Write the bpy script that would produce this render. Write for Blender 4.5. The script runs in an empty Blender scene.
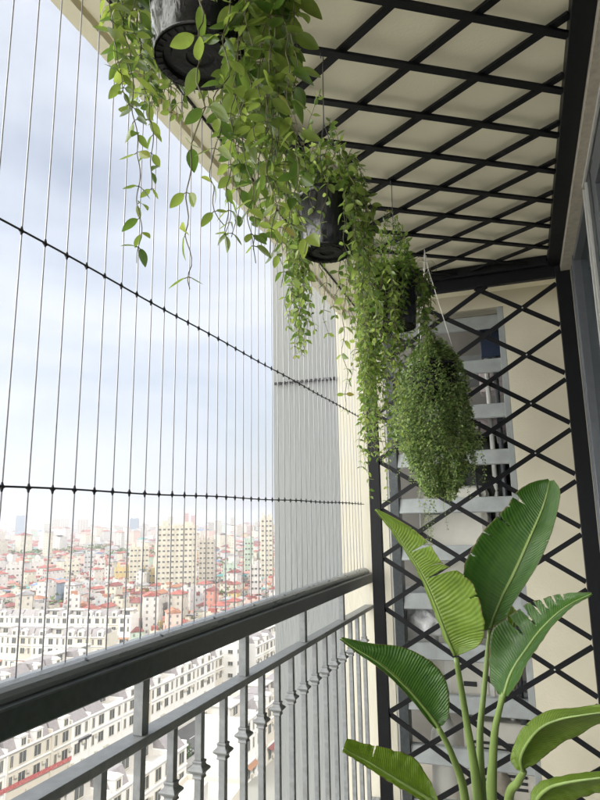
import bpy, math, random
from mathutils import Vector, Matrix, noise
PI = math.pi
SC = bpy.context.scene
COL = SC.collection
rnd = random.Random(7)

# ------------------------------------------------------------------ camera model
F = 615.29
RW = Matrix(((0.941, 0.079, 0.328), (0.337, -0.176, -0.925), (-0.016, 0.981, -0.192)))
def _orth():
    vpl = Vector((524-300, -(517-400), -F)); vpv = Vector((250-300, -(-2740-400), -F))
    Y = vpl.normalized(); Z = vpv.normalized(); Z = (Z - Y*Z.dot(Y)).normalized(); X = Y.cross(Z)
    return Matrix((X, Y, Z))
RW = _orth()
def ray(x, y):
    return (RW @ Vector((x-300, -(y-400), -F))).normalized()
def atX(x, y, X0): v = ray(x, y); return v*(X0/v.x)
def atY(x, y, Y0): v = ray(x, y); return v*(Y0/v.y)
def atZ(x, y, Z0): v = ray(x, y); return v*(Z0/v.z)

cam_d = bpy.data.cameras.new('camera'); cam = bpy.data.objects.new('camera', cam_d); COL.objects.link(cam)
cam.matrix_world = RW.to_4x4()
cam_d.sensor_fit = 'VERTICAL'; cam_d.sensor_height = 24; cam_d.sensor_width = 18
cam_d.lens = 24*F/800
cam_d.clip_start = 0.02; cam_d.clip_end = 40000
SC.camera = cam

# ------------------------------------------------------------------ materials
def nt(name):
    m = bpy.data.materials.new(name); m.use_nodes = True
    n = m.node_tree.nodes; n.clear(); return m, n, m.node_tree.links
def simple(name, col, rough=0.6, metal=0.0, spec=0.5, nscale=None, nvar=0.15, bump=0.0, bscale=60, coat=0.0, col2=None, stretch=None):
    m, n, l = nt(name)
    out = n.new('ShaderNodeOutputMaterial'); b = n.new('ShaderNodeBsdfPrincipled')
    l.new(b.outputs[0], out.inputs[0])
    b.inputs['Base Color'].default_value = (*col, 1); b.inputs['Roughness'].default_value = rough
    b.inputs['Metallic'].default_value = metal; b.inputs['Specular IOR Level'].default_value = spec
    if coat: b.inputs['Coat Weight'].default_value = coat
    tc = n.new('ShaderNodeTexCoord'); src = tc.outputs['Object']
    if stretch:
        mp = n.new('ShaderNodeMapping'); mp.inputs['Scale'].default_value = stretch
        l.new(src, mp.inputs[0]); src = mp.outputs[0]
    if nscale:
        t = n.new('ShaderNodeTexNoise'); t.inputs['Scale'].default_value = nscale; t.inputs['Detail'].default_value = 6
        l.new(src, t.inputs['Vector'])
        r = n.new('ShaderNodeValToRGB'); c2 = col2 or tuple(c*(1-nvar) for c in col)
        r.color_ramp.elements[0].position = 0.3; r.color_ramp.elements[1].position = 0.7
        r.color_ramp.elements[0].color = (*c2, 1); r.color_ramp.elements[1].color = (*col, 1)
        l.new(t.outputs['Fac'], r.inputs['Fac']); l.new(r.outputs['Color'], b.inputs['Base Color'])
        mr = n.new('ShaderNodeMapRange'); mr.inputs['To Min'].default_value = max(0, rough-0.08); mr.inputs['To Max'].default_value = min(1, rough+0.1)
        l.new(t.outputs['Fac'], mr.inputs['Value']); l.new(mr.outputs[0], b.inputs['Roughness'])
    if bump:
        t2 = n.new('ShaderNodeTexNoise'); t2.inputs['Scale'].default_value = bscale; t2.inputs['Detail'].default_value = 5
        l.new(src, t2.inputs['Vector'])
        bp = n.new('ShaderNodeBump'); bp.inputs['Strength'].default_value = bump; bp.inputs['Distance'].default_value = 0.01
        l.new(t2.outputs['Fac'], bp.inputs['Height']); l.new(bp.outputs[0], b.inputs['Normal'])
    return m

def leafmat(name, c1, c2, trans=0.35, rough=0.38, tcol=None):
    m, n, l = nt(name)
    out = n.new('ShaderNodeOutputMaterial'); b = n.new('ShaderNodeBsdfPrincipled'); tr = n.new('ShaderNodeBsdfTranslucent'); mx = n.new('ShaderNodeMixShader')
    g = n.new('ShaderNodeNewGeometry'); r = n.new('ShaderNodeValToRGB')
    r.color_ramp.elements[0].color = (*c1, 1); r.color_ramp.elements[1].color = (*c2, 1); r.color_ramp.elements[1].position = 0.985
    e_ = r.color_ramp.elements.new(0.997); e_.color = (0.24, 0.22, 0.05, 1)
    l.new(g.outputs['Random Per Island'], r.inputs['Fac'])
    nz = n.new('ShaderNodeTexNoise'); nz.inputs['Scale'].default_value = 90; nz.inputs['Detail'].default_value = 3
    tc = n.new('ShaderNodeTexCoord'); l.new(tc.outputs['Object'], nz.inputs['Vector'])
    hs = n.new('ShaderNodeHueSaturation'); mr = n.new('ShaderNodeMapRange')
    mr.inputs['To Min'].default_value = 0.75; mr.inputs['To Max'].default_value = 1.25
    l.new(nz.outputs['Fac'], mr.inputs['Value']); l.new(mr.outputs[0], hs.inputs['Value'])
    l.new(r.outputs['Color'], hs.inputs['Color']); l.new(hs.outputs[0], b.inputs['Base Color'])
    hs2 = n.new('ShaderNodeHueSaturation'); hs2.inputs['Value'].default_value = 2.1; hs2.inputs['Hue'].default_value = 0.495
    l.new(hs.outputs[0], hs2.inputs['Color']); l.new(hs2.outputs[0], tr.inputs['Color'])
    b.inputs['Roughness'].default_value = rough
    mx.inputs[0].default_value = trans
    l.new(b.outputs[0], mx.inputs[1]); l.new(tr.outputs[0], mx.inputs[2]); l.new(mx.outputs[0], out.inputs[0])
    return m

def palmmat(name, dark, light):
    m, n, l = nt(name)
    out = n.new('ShaderNodeOutputMaterial'); b = n.new('ShaderNodeBsdfPrincipled'); tr = n.new('ShaderNodeBsdfTranslucent'); mx = n.new('ShaderNodeMixShader')
    uv = n.new('ShaderNodeUVMap'); sx = n.new('ShaderNodeSeparateXYZ'); l.new(uv.outputs[0], sx.inputs[0])
    nz = n.new('ShaderNodeTexNoise'); nz.inputs['Scale'].default_value = 6; l.new(uv.outputs[0], nz.inputs['Vector'])
    # side veins run outward from the midrib: stripes along u, bent a little by |v|
    ab = n.new('ShaderNodeMath'); ab.operation = 'ABSOLUTE'; l.new(sx.outputs[1], ab.inputs[0])
    m1 = n.new('ShaderNodeMath'); m1.operation = 'MULTIPLY_ADD'; m1.inputs[1].default_value = -0.13; l.new(ab.outputs[0], m1.inputs[0])
    nz3 = n.new('ShaderNodeTexNoise'); nz3.inputs['Scale'].default_value = 1.6; l.new(uv.outputs[0], nz3.inputs['Vector'])
    ph = n.new('ShaderNodeMath'); ph.operation = 'MULTIPLY_ADD'; ph.inputs[1].default_value = 0.030; l.new(nz3.outputs['Fac'], ph.inputs[0]); l.new(sx.outputs[0], ph.inputs[2]); l.new(ph.outputs[0], m1.inputs[2])
    m2 = n.new('ShaderNodeMath'); m2.operation = 'MULTIPLY'; m2.inputs[1].default_value = 330; l.new(m1.outputs[0], m2.inputs[0])
    sn = n.new('ShaderNodeMath'); sn.operation = 'SINE'; l.new(m2.outputs[0], sn.inputs[0])
    m3 = n.new('ShaderNodeMath'); m3.operation = 'MULTIPLY'; m3.inputs[1].default_value = 87; l.new(m1.outputs[0], m3.inputs[0])
    sn2 = n.new('ShaderNodeMath'); sn2.operation = 'SINE'; l.new(m3.outputs[0], sn2.inputs[0])
    ad = n.new('ShaderNodeMath'); ad.operation = 'MULTIPLY_ADD'; ad.inputs[1].default_value = 0.5; l.new(sn2.outputs[0], ad.inputs[0]); l.new(sn.outputs[0], ad.inputs[2])
    bp = n.new('ShaderNodeBump'); bp.inputs['Strength'].default_value = 0.35; bp.inputs['Distance'].default_value = 0.0015
    l.new(ad.outputs[0], bp.inputs['Height'])
    cr = n.new('ShaderNodeValToRGB'); cr.color_ramp.elements[0].color = (*dark, 1); cr.color_ramp.elements[1].color = (*light, 1)
    f = n.new('ShaderNodeMath'); f.operation = 'MULTIPLY_ADD'; f.inputs[1].default_value = 0.09; l.new(ad.outputs[0], f.inputs[0]); l.new(nz.outputs['Fac'], f.inputs[2])
    l.new(f.outputs[0], cr.inputs['Fac'])
    # pale midrib and pale thin leaf margin
    rib = n.new('ShaderNodeValToRGB'); rib.color_ramp.elements[0].position = 0.03; rib.color_ramp.elements[0].color = (1, 1, 1, 1)
    rib.color_ramp.elements[1].position = 0.055; rib.color_ramp.elements[1].color = (0, 0, 0, 1)
    l.new(ab.outputs[0], rib.inputs['Fac'])
    mxc = n.new('ShaderNodeMix'); mxc.data_type = 'RGBA'; l.new(rib.outputs['Color'], mxc.inputs['Factor'])
    l.new(cr.outputs['Color'], mxc.inputs['A']); mxc.inputs['B'].default_value = (0.36, 0.44, 0.16, 1)
    # brown dry edge
    nz2 = n.new('ShaderNodeTexNoise'); nz2.inputs['Scale'].default_value = 25; l.new(uv.outputs[0], nz2.inputs['Vector'])
    e1 = n.new('ShaderNodeMath'); e1.operation = 'MULTIPLY_ADD'; e1.inputs[1].default_value = 0.06; l.new(nz2.outputs['Fac'], e1.inputs[0]); l.new(ab.outputs[0], e1.inputs[2])
    e2 = n.new('ShaderNodeMath'); e2.operation = 'GREATER_THAN'; e2.inputs[1].default_value = 1.012; l.new(e1.outputs[0], e2.inputs[0])
    mx2 = n.new('ShaderNodeMix'); mx2.data_type = 'RGBA'; l.new(e2.outputs[0], mx2.inputs['Factor'])
    l.new(mxc.outputs['Result'], mx2.inputs['A']); mx2.inputs['B'].default_value = (0.16, 0.12, 0.05, 1)
    l.new(mx2.outputs['Result'], b.inputs['Base Color']); l.new(bp.outputs[0], b.inputs['Normal']); l.new(bp.outputs[0], tr.inputs['Normal'])
    b.inputs['Roughness'].default_value = 0.30
    hs2 = n.new('ShaderNodeHueSaturation'); hs2.inputs['Value'].default_value = 2.4; hs2.inputs['Hue'].default_value = 0.485
    l.new(mx2.outputs['Result'], hs2.inputs['Color']); l.new(hs2.outputs[0], tr.inputs['Color'])
    mx.inputs[0].default_value = 0.4
    l.new(b.outputs[0], mx.inputs[1]); l.new(tr.outputs[0], mx.inputs[2]); l.new(mx.outputs[0], out.inputs[0])
    return m

M = {}
M['cream'] = simple('cream_paint', (0.71, 0.665, 0.53), 0.75, nscale=2.4, nvar=0.14, bump=0.15, bscale=90)
M['ceil'] = simple('ceiling_paint', (0.92, 0.865, 0.68), 0.8, nscale=1.6, nvar=0.13, bump=0.1, bscale=120)
M['greywall'] = simple('grey_render', (0.255, 0.265, 0.265), 0.8, nscale=5, nvar=0.16, bump=0.35, bscale=70, stretch=(1, 1, 0.16))
M['black'] = simple('black_powder_coat', (0.0045, 0.005, 0.007), 0.5, spec=0.25, nscale=40, nvar=0.3, bump=0.08, bscale=400)
M['rail'] = simple('grey_green_rail_paint', (0.050, 0.060, 0.065), 0.32, nscale=55, nvar=0.4, bump=0.05, bscale=300)
M['cap'] = simple('grey_rail_cap', (0.21, 0.225, 0.235), 0.28, nscale=60, nvar=0.10, stretch=(1, 0.15, 1), bump=0.05, bscale=260)
M['balu'] = simple('grey_baluster_paint', (0.21, 0.22, 0.225), 0.40, nscale=45, nvar=0.3, bump=0.05, bscale=300)
M['steel'] = simple('coated_steel_cable', (0.42, 0.42, 0.45), 0.4, metal=0.2)
M['cord'] = simple('black_cord', (0.015, 0.015, 0.02), 0.6)
M['louver'] = simple('grey_louver', (0.35, 0.375, 0.38), 0.45, nscale=14, nvar=0.25)
M['alu'] = simple('grey_aluminium', (0.13, 0.14, 0.155), 0.35, metal=0.3, nscale=30, nvar=0.15)
M['alulight'] = simple('pale_aluminium_edge', (0.45, 0.45, 0.43), 0.35, nscale=30, nvar=0.1)
M['taupe'] = simple('shaded_cream_and_jar', (0.44, 0.40, 0.33), 0.8, nscale=40, nvar=0.25, bump=0.3, bscale=200)  # header's cream with shade put into the colour; also the jar's brown
M['floor'] = simple('floor_tile', (0.60, 0.55, 0.46), 0.35, nscale=6, nvar=0.12)
M['pot'] = simple('black_glossy_plastic', (0.008, 0.008, 0.012), 0.22, nscale=25, nvar=0.4, bump=0.9, bscale=24, coat=0.25, stretch=(1, 1, 0.35))
M['potbase'] = simple('black_matt_plastic', (0.006, 0.006, 0.007), 0.55, spec=0.3, bump=0.4, bscale=60)
M['wire'] = simple('hanger_wire', (0.12, 0.12, 0.13), 0.4, metal=0.6)
M['string'] = simple('white_string', (0.7, 0.68, 0.62), 0.8)
M['stem'] = simple('vine_stem', (0.13, 0.12, 0.06), 0.6, nscale=80, nvar=0.4)
M['leafA'] = leafmat('vine_leaf_large', (0.045, 0.092, 0.014), (0.20, 0.26, 0.05), 0.46, 0.3)
M['leafB'] = leafmat('vine_leaf_medium', (0.065, 0.130, 0.022), (0.27, 0.35, 0.085), 0.47, 0.3)
M['leafC'] = leafmat('vine_leaf_dark', (0.045, 0.105, 0.018), (0.21, 0.30, 0.065), 0.45)
M['leafD'] = leafmat('vine_leaf_tiny', (0.024, 0.070, 0.018), (0.31, 0.40, 0.14), 0.42)
M['palm'] = palmmat('broad_leaf', (0.030, 0.098, 0.018), (0.090, 0.185, 0.030))
M['palmlight'] = palmmat('broad_leaf_fresh', (0.095, 0.165, 0.020), (0.20, 0.29, 0.038))
M['stalk'] = simple('leaf_stalk', (0.17, 0.25, 0.06), 0.4, nscale=20, nvar=0.3, stretch=(1, 1, 0.15))
M['soil'] = simple('potting_soil', (0.05, 0.035, 0.025), 0.95, bump=1.0, bscale=120)
M['white'] = simple('white_enamel', (0.80, 0.80, 0.77), 0.4, nscale=8, nvar=0.06)
M['offwhite'] = simple('offwhite_casing', (0.76, 0.74, 0.67), 0.5, nscale=10, nvar=0.1)
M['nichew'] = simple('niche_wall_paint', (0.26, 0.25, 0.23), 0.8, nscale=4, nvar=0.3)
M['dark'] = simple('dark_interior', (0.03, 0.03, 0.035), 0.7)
M['blue'] = simple('blue_plastic', (0.012, 0.025, 0.06), 0.4)
M['bag'] = simple('white_plastic_bag', (0.85, 0.86, 0.88), 0.3, bump=0.8, bscale=30)
M['pink'] = simple('pink_white_packet', (0.68, 0.50, 0.52), 0.5, nscale=25, col2=(0.75, 0.74, 0.76))
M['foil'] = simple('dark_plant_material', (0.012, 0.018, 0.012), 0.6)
M['glass'] = simple('dark_reflective_glass', (0.015, 0.02, 0.024), 0.05, spec=0.8)
# city
M['ground'] = simple('city_ground', (0.34, 0.32, 0.29), 0.9, nscale=0.02, col2=(0.24, 0.25, 0.22))
M['asphalt'] = simple('asphalt', (0.09, 0.09, 0.09), 0.9, nscale=0.3, nvar=0.2)
M['paving'] = simple('pale_paving', (0.42, 0.40, 0.37), 0.9, nscale=0.4, nvar=0.12)
M['tw'] = simple('townhouse_white', (0.68, 0.67, 0.64), 0.8, nscale=0.35, nvar=0.08)
M['tw2'] = simple('townhouse_cream', (0.54, 0.50, 0.42), 0.8, nscale=0.35, nvar=0.1)
M['mans'] = simple('grey_mansard_slate', (0.27, 0.25, 0.25), 0.7, nscale=1.2, nvar=0.2)
M['flat'] = simple('flat_roof_concrete', (0.52, 0.50, 0.46), 0.9, nscale=0.25, nvar=0.2)
M['win'] = simple('townhouse_window_glass', (0.07, 0.075, 0.075), 0.2, spec=0.6)
M['winf'] = simple('window_surround', (0.50, 0.47, 0.40), 0.7)
M['red'] = simple('red_banner', (0.36, 0.03, 0.035), 0.7, nscale=2.5, col2=(0.42, 0.2, 0.18))
M['brown'] = simple('brown_shutter', (0.30, 0.16, 0.09), 0.6)
M['fol'] = leafmat('tree_crown', (0.045, 0.09, 0.02), (0.10, 0.16, 0.035), 0.2, 0.6)
M['trunk'] = simple('tree_bark', (0.12, 0.09, 0.06), 0.9)
ROOFS = {'red': (0.36, 0.115, 0.09), 'orange': (0.38, 0.18, 0.11), 'maroon': (0.25, 0.085, 0.075), 'teal': (0.12, 0.34, 0.33), 'grey': (0.35, 0.34, 0.34), 'blue': (0.16, 0.24, 0.42), 'pink': (0.52, 0.24, 0.2)}
for k, v in ROOFS.items(): M['r_'+k] = simple('roof_'+k, v, 0.75, nscale=0.35, nvar=0.4)
WALLS = {'white': (0.56, 0.54, 0.51), 'cream': (0.56, 0.53, 0.43), 'pale grey': (0.46, 0.47, 0.47), 'yellow': (0.55, 0.43, 0.20), 'pink': (0.58, 0.42, 0.36), 'beige': (0.50, 0.46, 0.39), 'pale green': (0.42, 0.52, 0.42), 'blue grey': (0.22, 0.28, 0.36), 'salmon': (0.55, 0.26, 0.20)}
for k, v in WALLS.items(): M['w_'+k] = simple('wall_'+k.replace(' ', '_'), v, 0.85, nscale=0.25, nvar=0.25)
M['cwin'] = simple('city_window', (0.16, 0.16, 0.155), 0.4)

# ------------------------------------------------------------------ mesh builder
class MB:
    def __init__(s): s.v = []; s.f = []; s.mi = []; s.uv = None
    def add(s, vs, fs, mi=0):
        o = len(s.v); s.v += [tuple(p) for p in vs]; s.f += [tuple(i+o for i in f) for f in fs]; s.mi += [mi]*len(fs)
    def box(s, a, b, mi=0, rz=0, c=None):
        x0, y0, z0 = a; x1, y1, z1 = b
        vs = [(x0,y0,z0),(x1,y0,z0),(x1,y1,z0),(x0,y1,z0),(x0,y0,z1),(x1,y0,z1),(x1,y1,z1),(x0,y1,z1)]
        s.add(vs, [(0,3,2,1),(4,5,6,7),(0,1,5,4),(1,2,6,5),(2,3,7,6),(3,0,4,7)], mi)
    def bar(s, p, q, w, t, n, mi=0):           # rectangular bar p->q, width w across, thickness t along n
        p = Vector(p); q = Vector(q); n = Vector(n).normalized(); d = (q-p).normalized(); u = d.cross(n).normalized()
        vs = []
        for e in (p, q):
            for a, b in ((-1,-1),(1,-1),(1,1),(-1,1)): vs.append(e+u*(a*w/2)+n*(b*t/2))
        s.add(vs, [(0,3,2,1),(4,5,6,7),(0,1,5,4),(1,2,6,5),(2,3,7,6),(3,0,4,7)], mi)
    def tube(s, pts, r, k=6, mi=0, cap=True):
        pts = [Vector(p) for p in pts]; n = len(pts); o = len(s.v)
        rs = r if isinstance(r, (list, tuple)) else [r]*n
        up = Vector((0.13, 0.21, 0.97)); 
        for i, p in enumerate(pts):
            d = (pts[min(i+1, n-1)]-pts[max(i-1, 0)]).normalized()
            a = d.cross(up)
            if a.length < 0.1: a = d.cross(Vector((1, 0, 0)))
            a.normalize(); b = d.cross(a)
            for j in range(k):
                t = 2*PI*j/k; s.v.append(tuple(p+(a*math.cos(t)+b*math.sin(t))*rs[i]))
        for i in range(n-1):
            for j in range(k):
                s.f.append((o+i*k+j, o+i*k+(j+1)%k, o+(i+1)*k+(j+1)%k, o+(i+1)*k+j)); s.mi.append(mi)
        if cap:
            s.f.append(tuple(o+j for j in range(k))[::-1]); s.mi.append(mi)
            s.f.append(tuple(o+(n-1)*k+j for j in range(k))); s.mi.append(mi)
    def lathe(s, prof, k=32, c=(0,0,0), mi=0, sq=None):
        o = len(s.v); n = len(prof); c = Vector(c)
        for r, z in prof:
            for j in range(k):
                t = 2*PI*j/k; s.v.append((c.x+r*math.cos(t), c.y+r*math.sin(t), c.z+z))
        for i in range(n-1):
            for j in range(k):
                s.f.append((o+i*k+j, o+i*k+(j+1)%k, o+(i+1)*k+(j+1)%k, o+(i+1)*k+j)); s.mi.append(mi)
    def prof(s, pr, y0, y1, mi=0):            # extrude an X-Z outline along Y
        n = len(pr); o = len(s.v)
        for y in (y0, y1):
            for x, z in pr: s.v.append((x, y, z))
        for i in range(n): s.f.append((o+i, o+(i+1)%n, o+n+(i+1)%n, o+n+i)); s.mi.append(mi)
        s.f.append(tuple(o+i for i in range(n))[::-1]); s.mi.append(mi); s.f.append(tuple(o+n+i for i in range(n))); s.mi.append(mi)
    def build(s, name, mats, parent=None, smooth=False, bevel=0):
        me = bpy.data.meshes.new(name); me.from_pydata(s.v, [], s.f)
        mats = mats if isinstance(mats, (list, tuple)) else [mats]
        for m in mats: me.materials.append(m)
        if len(mats) > 1: me.polygons.foreach_set('material_index', s.mi)
        if smooth: me.polygons.foreach_set('use_smooth', [True]*len(me.polygons))
        if s.uv:
            ul = me.uv_layers.new(name='UVMap')
            for lp in me.loops: ul.data[lp.index].uv = s.uv[lp.vertex_index]
        me.update()
        o = bpy.data.objects.new(name, me); COL.objects.link(o)
        if parent is not None: o.parent = parent
        if bevel:
            b = o.modifiers.new('bevel', 'BEVEL'); b.width = bevel; b.segments = 2; b.limit_method = 'ANGLE'
        return o
def spline(pts, n):
    out = []; P = [pts[0]*2-pts[1]]+list(pts)+[pts[-1]*2-pts[-2]]
    m = len(pts)-1
    for i in range(n):
        t = i/(n-1)*m; k = min(int(t), m-1); u = t-k; a, b_, c, d = P[k:k+4]
        out.append(0.5*((2*b_)+(c-a)*u+(2*a-5*b_+4*c-d)*u*u+(3*b_-a-3*c+d)*u*u*u))
    return out
def tag(o, label=None, cat=None, group=None, kind=None):
    if label: o['label'] = label
    if cat: o['category'] = cat
    if group: o['group'] = group
    if kind: o['kind'] = kind
    return o
def empty(name, loc=(0,0,0), rz=0):
    o = bpy.data.objects.new(name, None); COL.objects.link(o); o.location = loc; o.rotation_euler = (0,0,rz); o.empty_display_size = 0.1
    return o
def copy_tree(o, parent=None):
    c = o.copy(); COL.objects.link(c)
    if parent is not None: c.parent = parent
    for ch in o.children: copy_tree(ch, c)
    return c

# ================================================================== BALCONY
XN = -0.85          # net and railing plane
YE = 3.08           # trellis screen at the end
YW = 3.47           # end wall
ZC = 1.25           # ceiling
ZF = -1.55          # floor
b = MB(); b.box((-0.93, -1.6, ZF-0.15), (0.62, YW, ZF)); tag(b.build('balcony_floor', M['floor']), kind='structure')
b = MB()
b.box((-0.918, -1.6, ZC), (0.62, YW, ZC+0.2)); b.box((-0.975, -1.6, ZC-0.012), (-0.930, YW, ZC+0.2)); b.box((-0.930, -1.6, ZC+0.014), (-0.918, YW, ZC+0.2))
tag(b.build('balcony_ceiling', M['ceil']), kind='structure')

# end wall: cream jamb left, cream wall right, lintel (one thing with an opening for the louvers)
M['jamb'] = simple('weathered_cream_paint', (0.56, 0.53, 0.44), 0.8, nscale=6, nvar=0.12, bump=0.2, bscale=90, stretch=(1, 1, 0.2))
b = MB(); b.box((-0.99, YW, ZF), (-0.715, YW+0.12, 1.6)); tag(b.build('end_pier', M['jamb']), 'narrow weathered cream wall strip between grey pier and trellis post', 'wall')
b = MB(); b.box((-0.018, YW, ZF), (0.62, YW+0.12, 1.6)); b.box((-0.715, YW+.002, 1.16), (-0.018, YW+0.12, 1.6))
tag(b.build('end_wall', M['cream']), 'cream painted wall behind the right side of the end trellis', 'wall')
b = MB(); b.box((-1.405, YW+0.004, -60), (-0.992, YW+0.36, 12))
ge = b.build('facade_pier', M['greywall'])
tag(ge, 'tall flat grey rendered facade pier outside the cable net', 'wall')
b = MB(); b.tube([(-1.39, YW-0.012, 0.838), (-1.2, YW-0.012, 0.832), (-1.0, YW-0.012, 0.826)], 0.0035, 6)
for i in range(14): b.box((-1.39+i*0.029, YW-0.018, 0.826), (-1.376+i*0.029, YW-0.006, 0.842))
tag(b.build('wall_cord', M['cord']), 'short black knotted cord fixed level across the grey pier', 'cord')

# own building (behind, right and above): carries the balcony, blocks the sun as the real tower does
b = MB(); b.box((0.9, -18, -60), (14, 9, 22)); b.box((-0.90, 4.75, -60), (0.9, 9, 22)); b.box((0.62, YW+.13, -60), (0.898, 4.6, 22))
root = b.build('apartment_tower', M['tw2'])
tag(root, 'cream apartment tower that carries the balcony', 'building')
b = MB(); b.box((-0.93, -6, 4.0), (0.898, YW, 4.2)); b.build('upper_slab', M['ceil'], root)
b = MB(); b.box((-0.93, -6, -4.7), (0.898, YW, -4.5)); b.build('lower_slab', M['ceil'], root)

# ---------------------------------------------------------------- railing
rail = empty('railing', (XN, 0, ZF)); tag(rail, 'grey painted metal railing with collared balusters along the open side', 'railing')
def child(o):        # keep world placement under an Empty that has a location
    o.location = -Vector(o.parent.location) if o.parent.parent is None else o.location
    return o
y0, y1 = -1.55, 3.465
b = MB()
b.prof([(-0.862,-0.288),(-0.806,-0.288),(-0.803,-0.291),(-0.803,-0.334),(-0.806,-0.337),(-0.862,-0.337)], y0, y1)
child(b.build('top_rail', M['rail'], rail))
pr = []
for i in range(9):
    t = PI*i/8; pr.append((-0.853 - 0.031*math.cos(t)*-1, -0.279+0.016*math.sin(t)))
pr = [(-0.884, -0.286), (-0.884, -0.272), (-0.880, -0.266), (-0.872, -0.2625), (-0.852, -0.2610), (-0.838, -0.2640), (-0.828, -0.2700), (-0.8235, -0.278), (-0.8235, -0.286)][::-1]
b = MB(); b.prof(pr, y0, y1-0.04)
cp = child(b.build('rail_cap', M['cap'], rail, smooth=False)); 
for k in range(12):
    b = MB(); yy = 0.83+k*0.545*0.5-0.3
    b.lathe([(0.0045, -0.002), (0.0045, 0.0004), (0.003, 0.0008), (0.0, 0.0004)], 12)
    bo = b.build('bolt', M['alu'], cp); bo.location = (-0.838, yy, -0.2628); bo.rotation_euler = (0, 0.45, 0)
b = MB()
b.prof([(-0.865,-0.4605),(-0.819,-0.4605),(-0.817,-0.4625),(-0.817,-0.4775),(-0.819,-0.480),(-0.865,-0.480)], y0, y1)
b2 = b; child(b.build('mid_rail', M['balu'], rail))
b = MB(); b.prof([(-0.865,-1.42),(-0.817,-1.42),(-0.817,-1.45),(-0.865,-1.45)], y0, y1); child(b.build('bottom_rail', M['cap'], rail))
def balu_mesh():
    b = MB(); h = 0.0095
    b.box((-h,-h,-1.42), (h,h,-0.601))
    b.box((-h,-h,-0.601+0.0), (h,h,-0.482)) if False else None
    return b
k = -20
while True:
    yy = 1.277+0.1365*k
    if yy > 3.43: break
    if yy > -1.5:
        if k % 4 == 0:
            b = MB(); b.box((-0.012,-0.013,-0.460), (0.012,0.013,-0.3375)); o = b.build('post', M['balu'], rail, bevel=0.001); o.location = Vector((-0.841, yy, 0))-rail.location
        b = MB(); h = 0.0095
        b.box((-h,-h,-1.419), (h,h,-0.6465)); b.box((-h,-h,-0.6035), (h,h,-0.4805))
        o = b.build('baluster', M['balu'], rail, bevel=0.001); o.location = Vector((-0.841, yy, 0))-rail.location
        c = MB()
        rs = [(0.0115,-0.647),(0.0145,-0.6445),(0.0125,-0.639),(0.0135,-0.6345),(0.0205,-0.6285),(0.0225,-0.625),(0.0205,-0.6215),(0.0135,-0.6155),(0.0125,-0.611),(0.0145,-0.6055),(0.0115,-0.603)]
        n = len(rs)
        vs = []
        for r, z in rs: vs += [(-r,-r,z),(r,-r,z),(r,r,z),(-r,r,z)]
        fs = [(3,2,1,0), (4*n-4,4*n-3,4*n-2,4*n-1)]
        for i in range(n-1):
            for j in range(4): fs.append((4*i+j, 4*i+(j+1)%4, 4*i+4+(j+1)%4, 4*i+4+j))
        c.add(vs, fs); c.build('collar', M['balu'], o, bevel=0.0012)
    k += 1

# ---------------------------------------------------------------- cable net
net = empty('cable_net', (XN, 0, -0.26)); tag(net, 'safety net of thin vertical steel cables with black cross cords above the railing', 'safety net')
Ys = [0.85*(0.9895+0.0731*k) for k in range(-26, 43)]
Ys = [y for y in Ys if y < 3.45]
for y in Ys:
    b = MB(); j = rnd.uniform(-.001, .001)
    b.tube([(0, 0, 0.0), (j, rnd.uniform(-.0015, .0015), 0.8), (0, 0, ZC+0.26-0.004)], 0.00150, 6)
    o = b.build('cable', M['steel'], net, smooth=True); o.location = (0, y, 0)
def cord(z0, z1, ya, yb, sag=0.0):
    b = MB(); pts = []; n = 70
    for i in range(n+1):
        t = i/n; y = ya+(yb-ya)*t; yy = (y-0.842)/(3.46-0.842)
        pts.append((0, y, z0+(z1-z0)*yy+0.26-0.0015*math.sin(t*40)))
    b.tube(pts, 0.0021, 6)
    for y in Ys:
        if ya < y < yb:
            yy = (y-0.842)/(3.46-0.842); z = z0+(z1-z0)*yy+0.26
            dz = rnd.uniform(-.0015, .0015)
            b.tube([(0, y, z-0.0085+dz), (0, y, z-0.006+dz), (0, y, z-0.0025), (0, y, z+0.0025), (0, y, z+0.006+dz), (0, y, z+0.0085+dz)], [0.0016, 0.0023, 0.0034, 0.0034, 0.0023, 0.0016], 8)
            b.tube([(0, y-0.006, z), (0, y, z), (0, y+0.006, z)], [0.0024, 0.004, 0.0024], 6)
    b.build('cross_cord', M['cord'], net)
cord(0.066, 0.087, -0.9, 3.46); cord(0.545, 0.583, -0.9, 3.40)
b = MB(); b.tube([(0, -1.5, ZC+0.26-0.004), (0, 3.46, ZC+0.26-0.004)], 0.0045, 8); b.build('top_track', M['cord'], net)

# ---------------------------------------------------------------- trellises
def clip(p, d, lo, hi):
    t0, t1 = -9, 9
    for i in range(2):
        if abs(d[i]) < 1e-9: continue
        a = (lo[i]-p[i])/d[i]; c = (hi[i]-p[i])/d[i]
        if a > c: a, c = c, a
        t0 = max(t0, a); t1 = min(t1, c)
    return (t0, t1) if t1-t0 > 0.03 else None
ct = empty('ceiling_trellis', (0.2, 0, 1.21)); tag(ct, 'black diamond trellis in a frame fixed under the balcony ceiling', 'trellis', 'black diamond trellises')
xa, xb, ya, yb = -0.610, 0.205, -1.2, 3.05
def frame(a, bb, root): 
    b = MB(); b.box(a, bb); return child(b.build('frame', M['black'], root, bevel=0.002))
frame((0.205, -1.25, 1.198), (0.2612, 3.079, 1.248), ct); frame((-0.655, -1.25, 1.198), (-0.610, 3.078, 1.248), ct); frame((-0.609, 3.045, 1.199), (0.204, 3.078, 1.248), ct)
hx, hy = 0.1735, 0.1125; X0, Y0 = -0.016, 1.385
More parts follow.
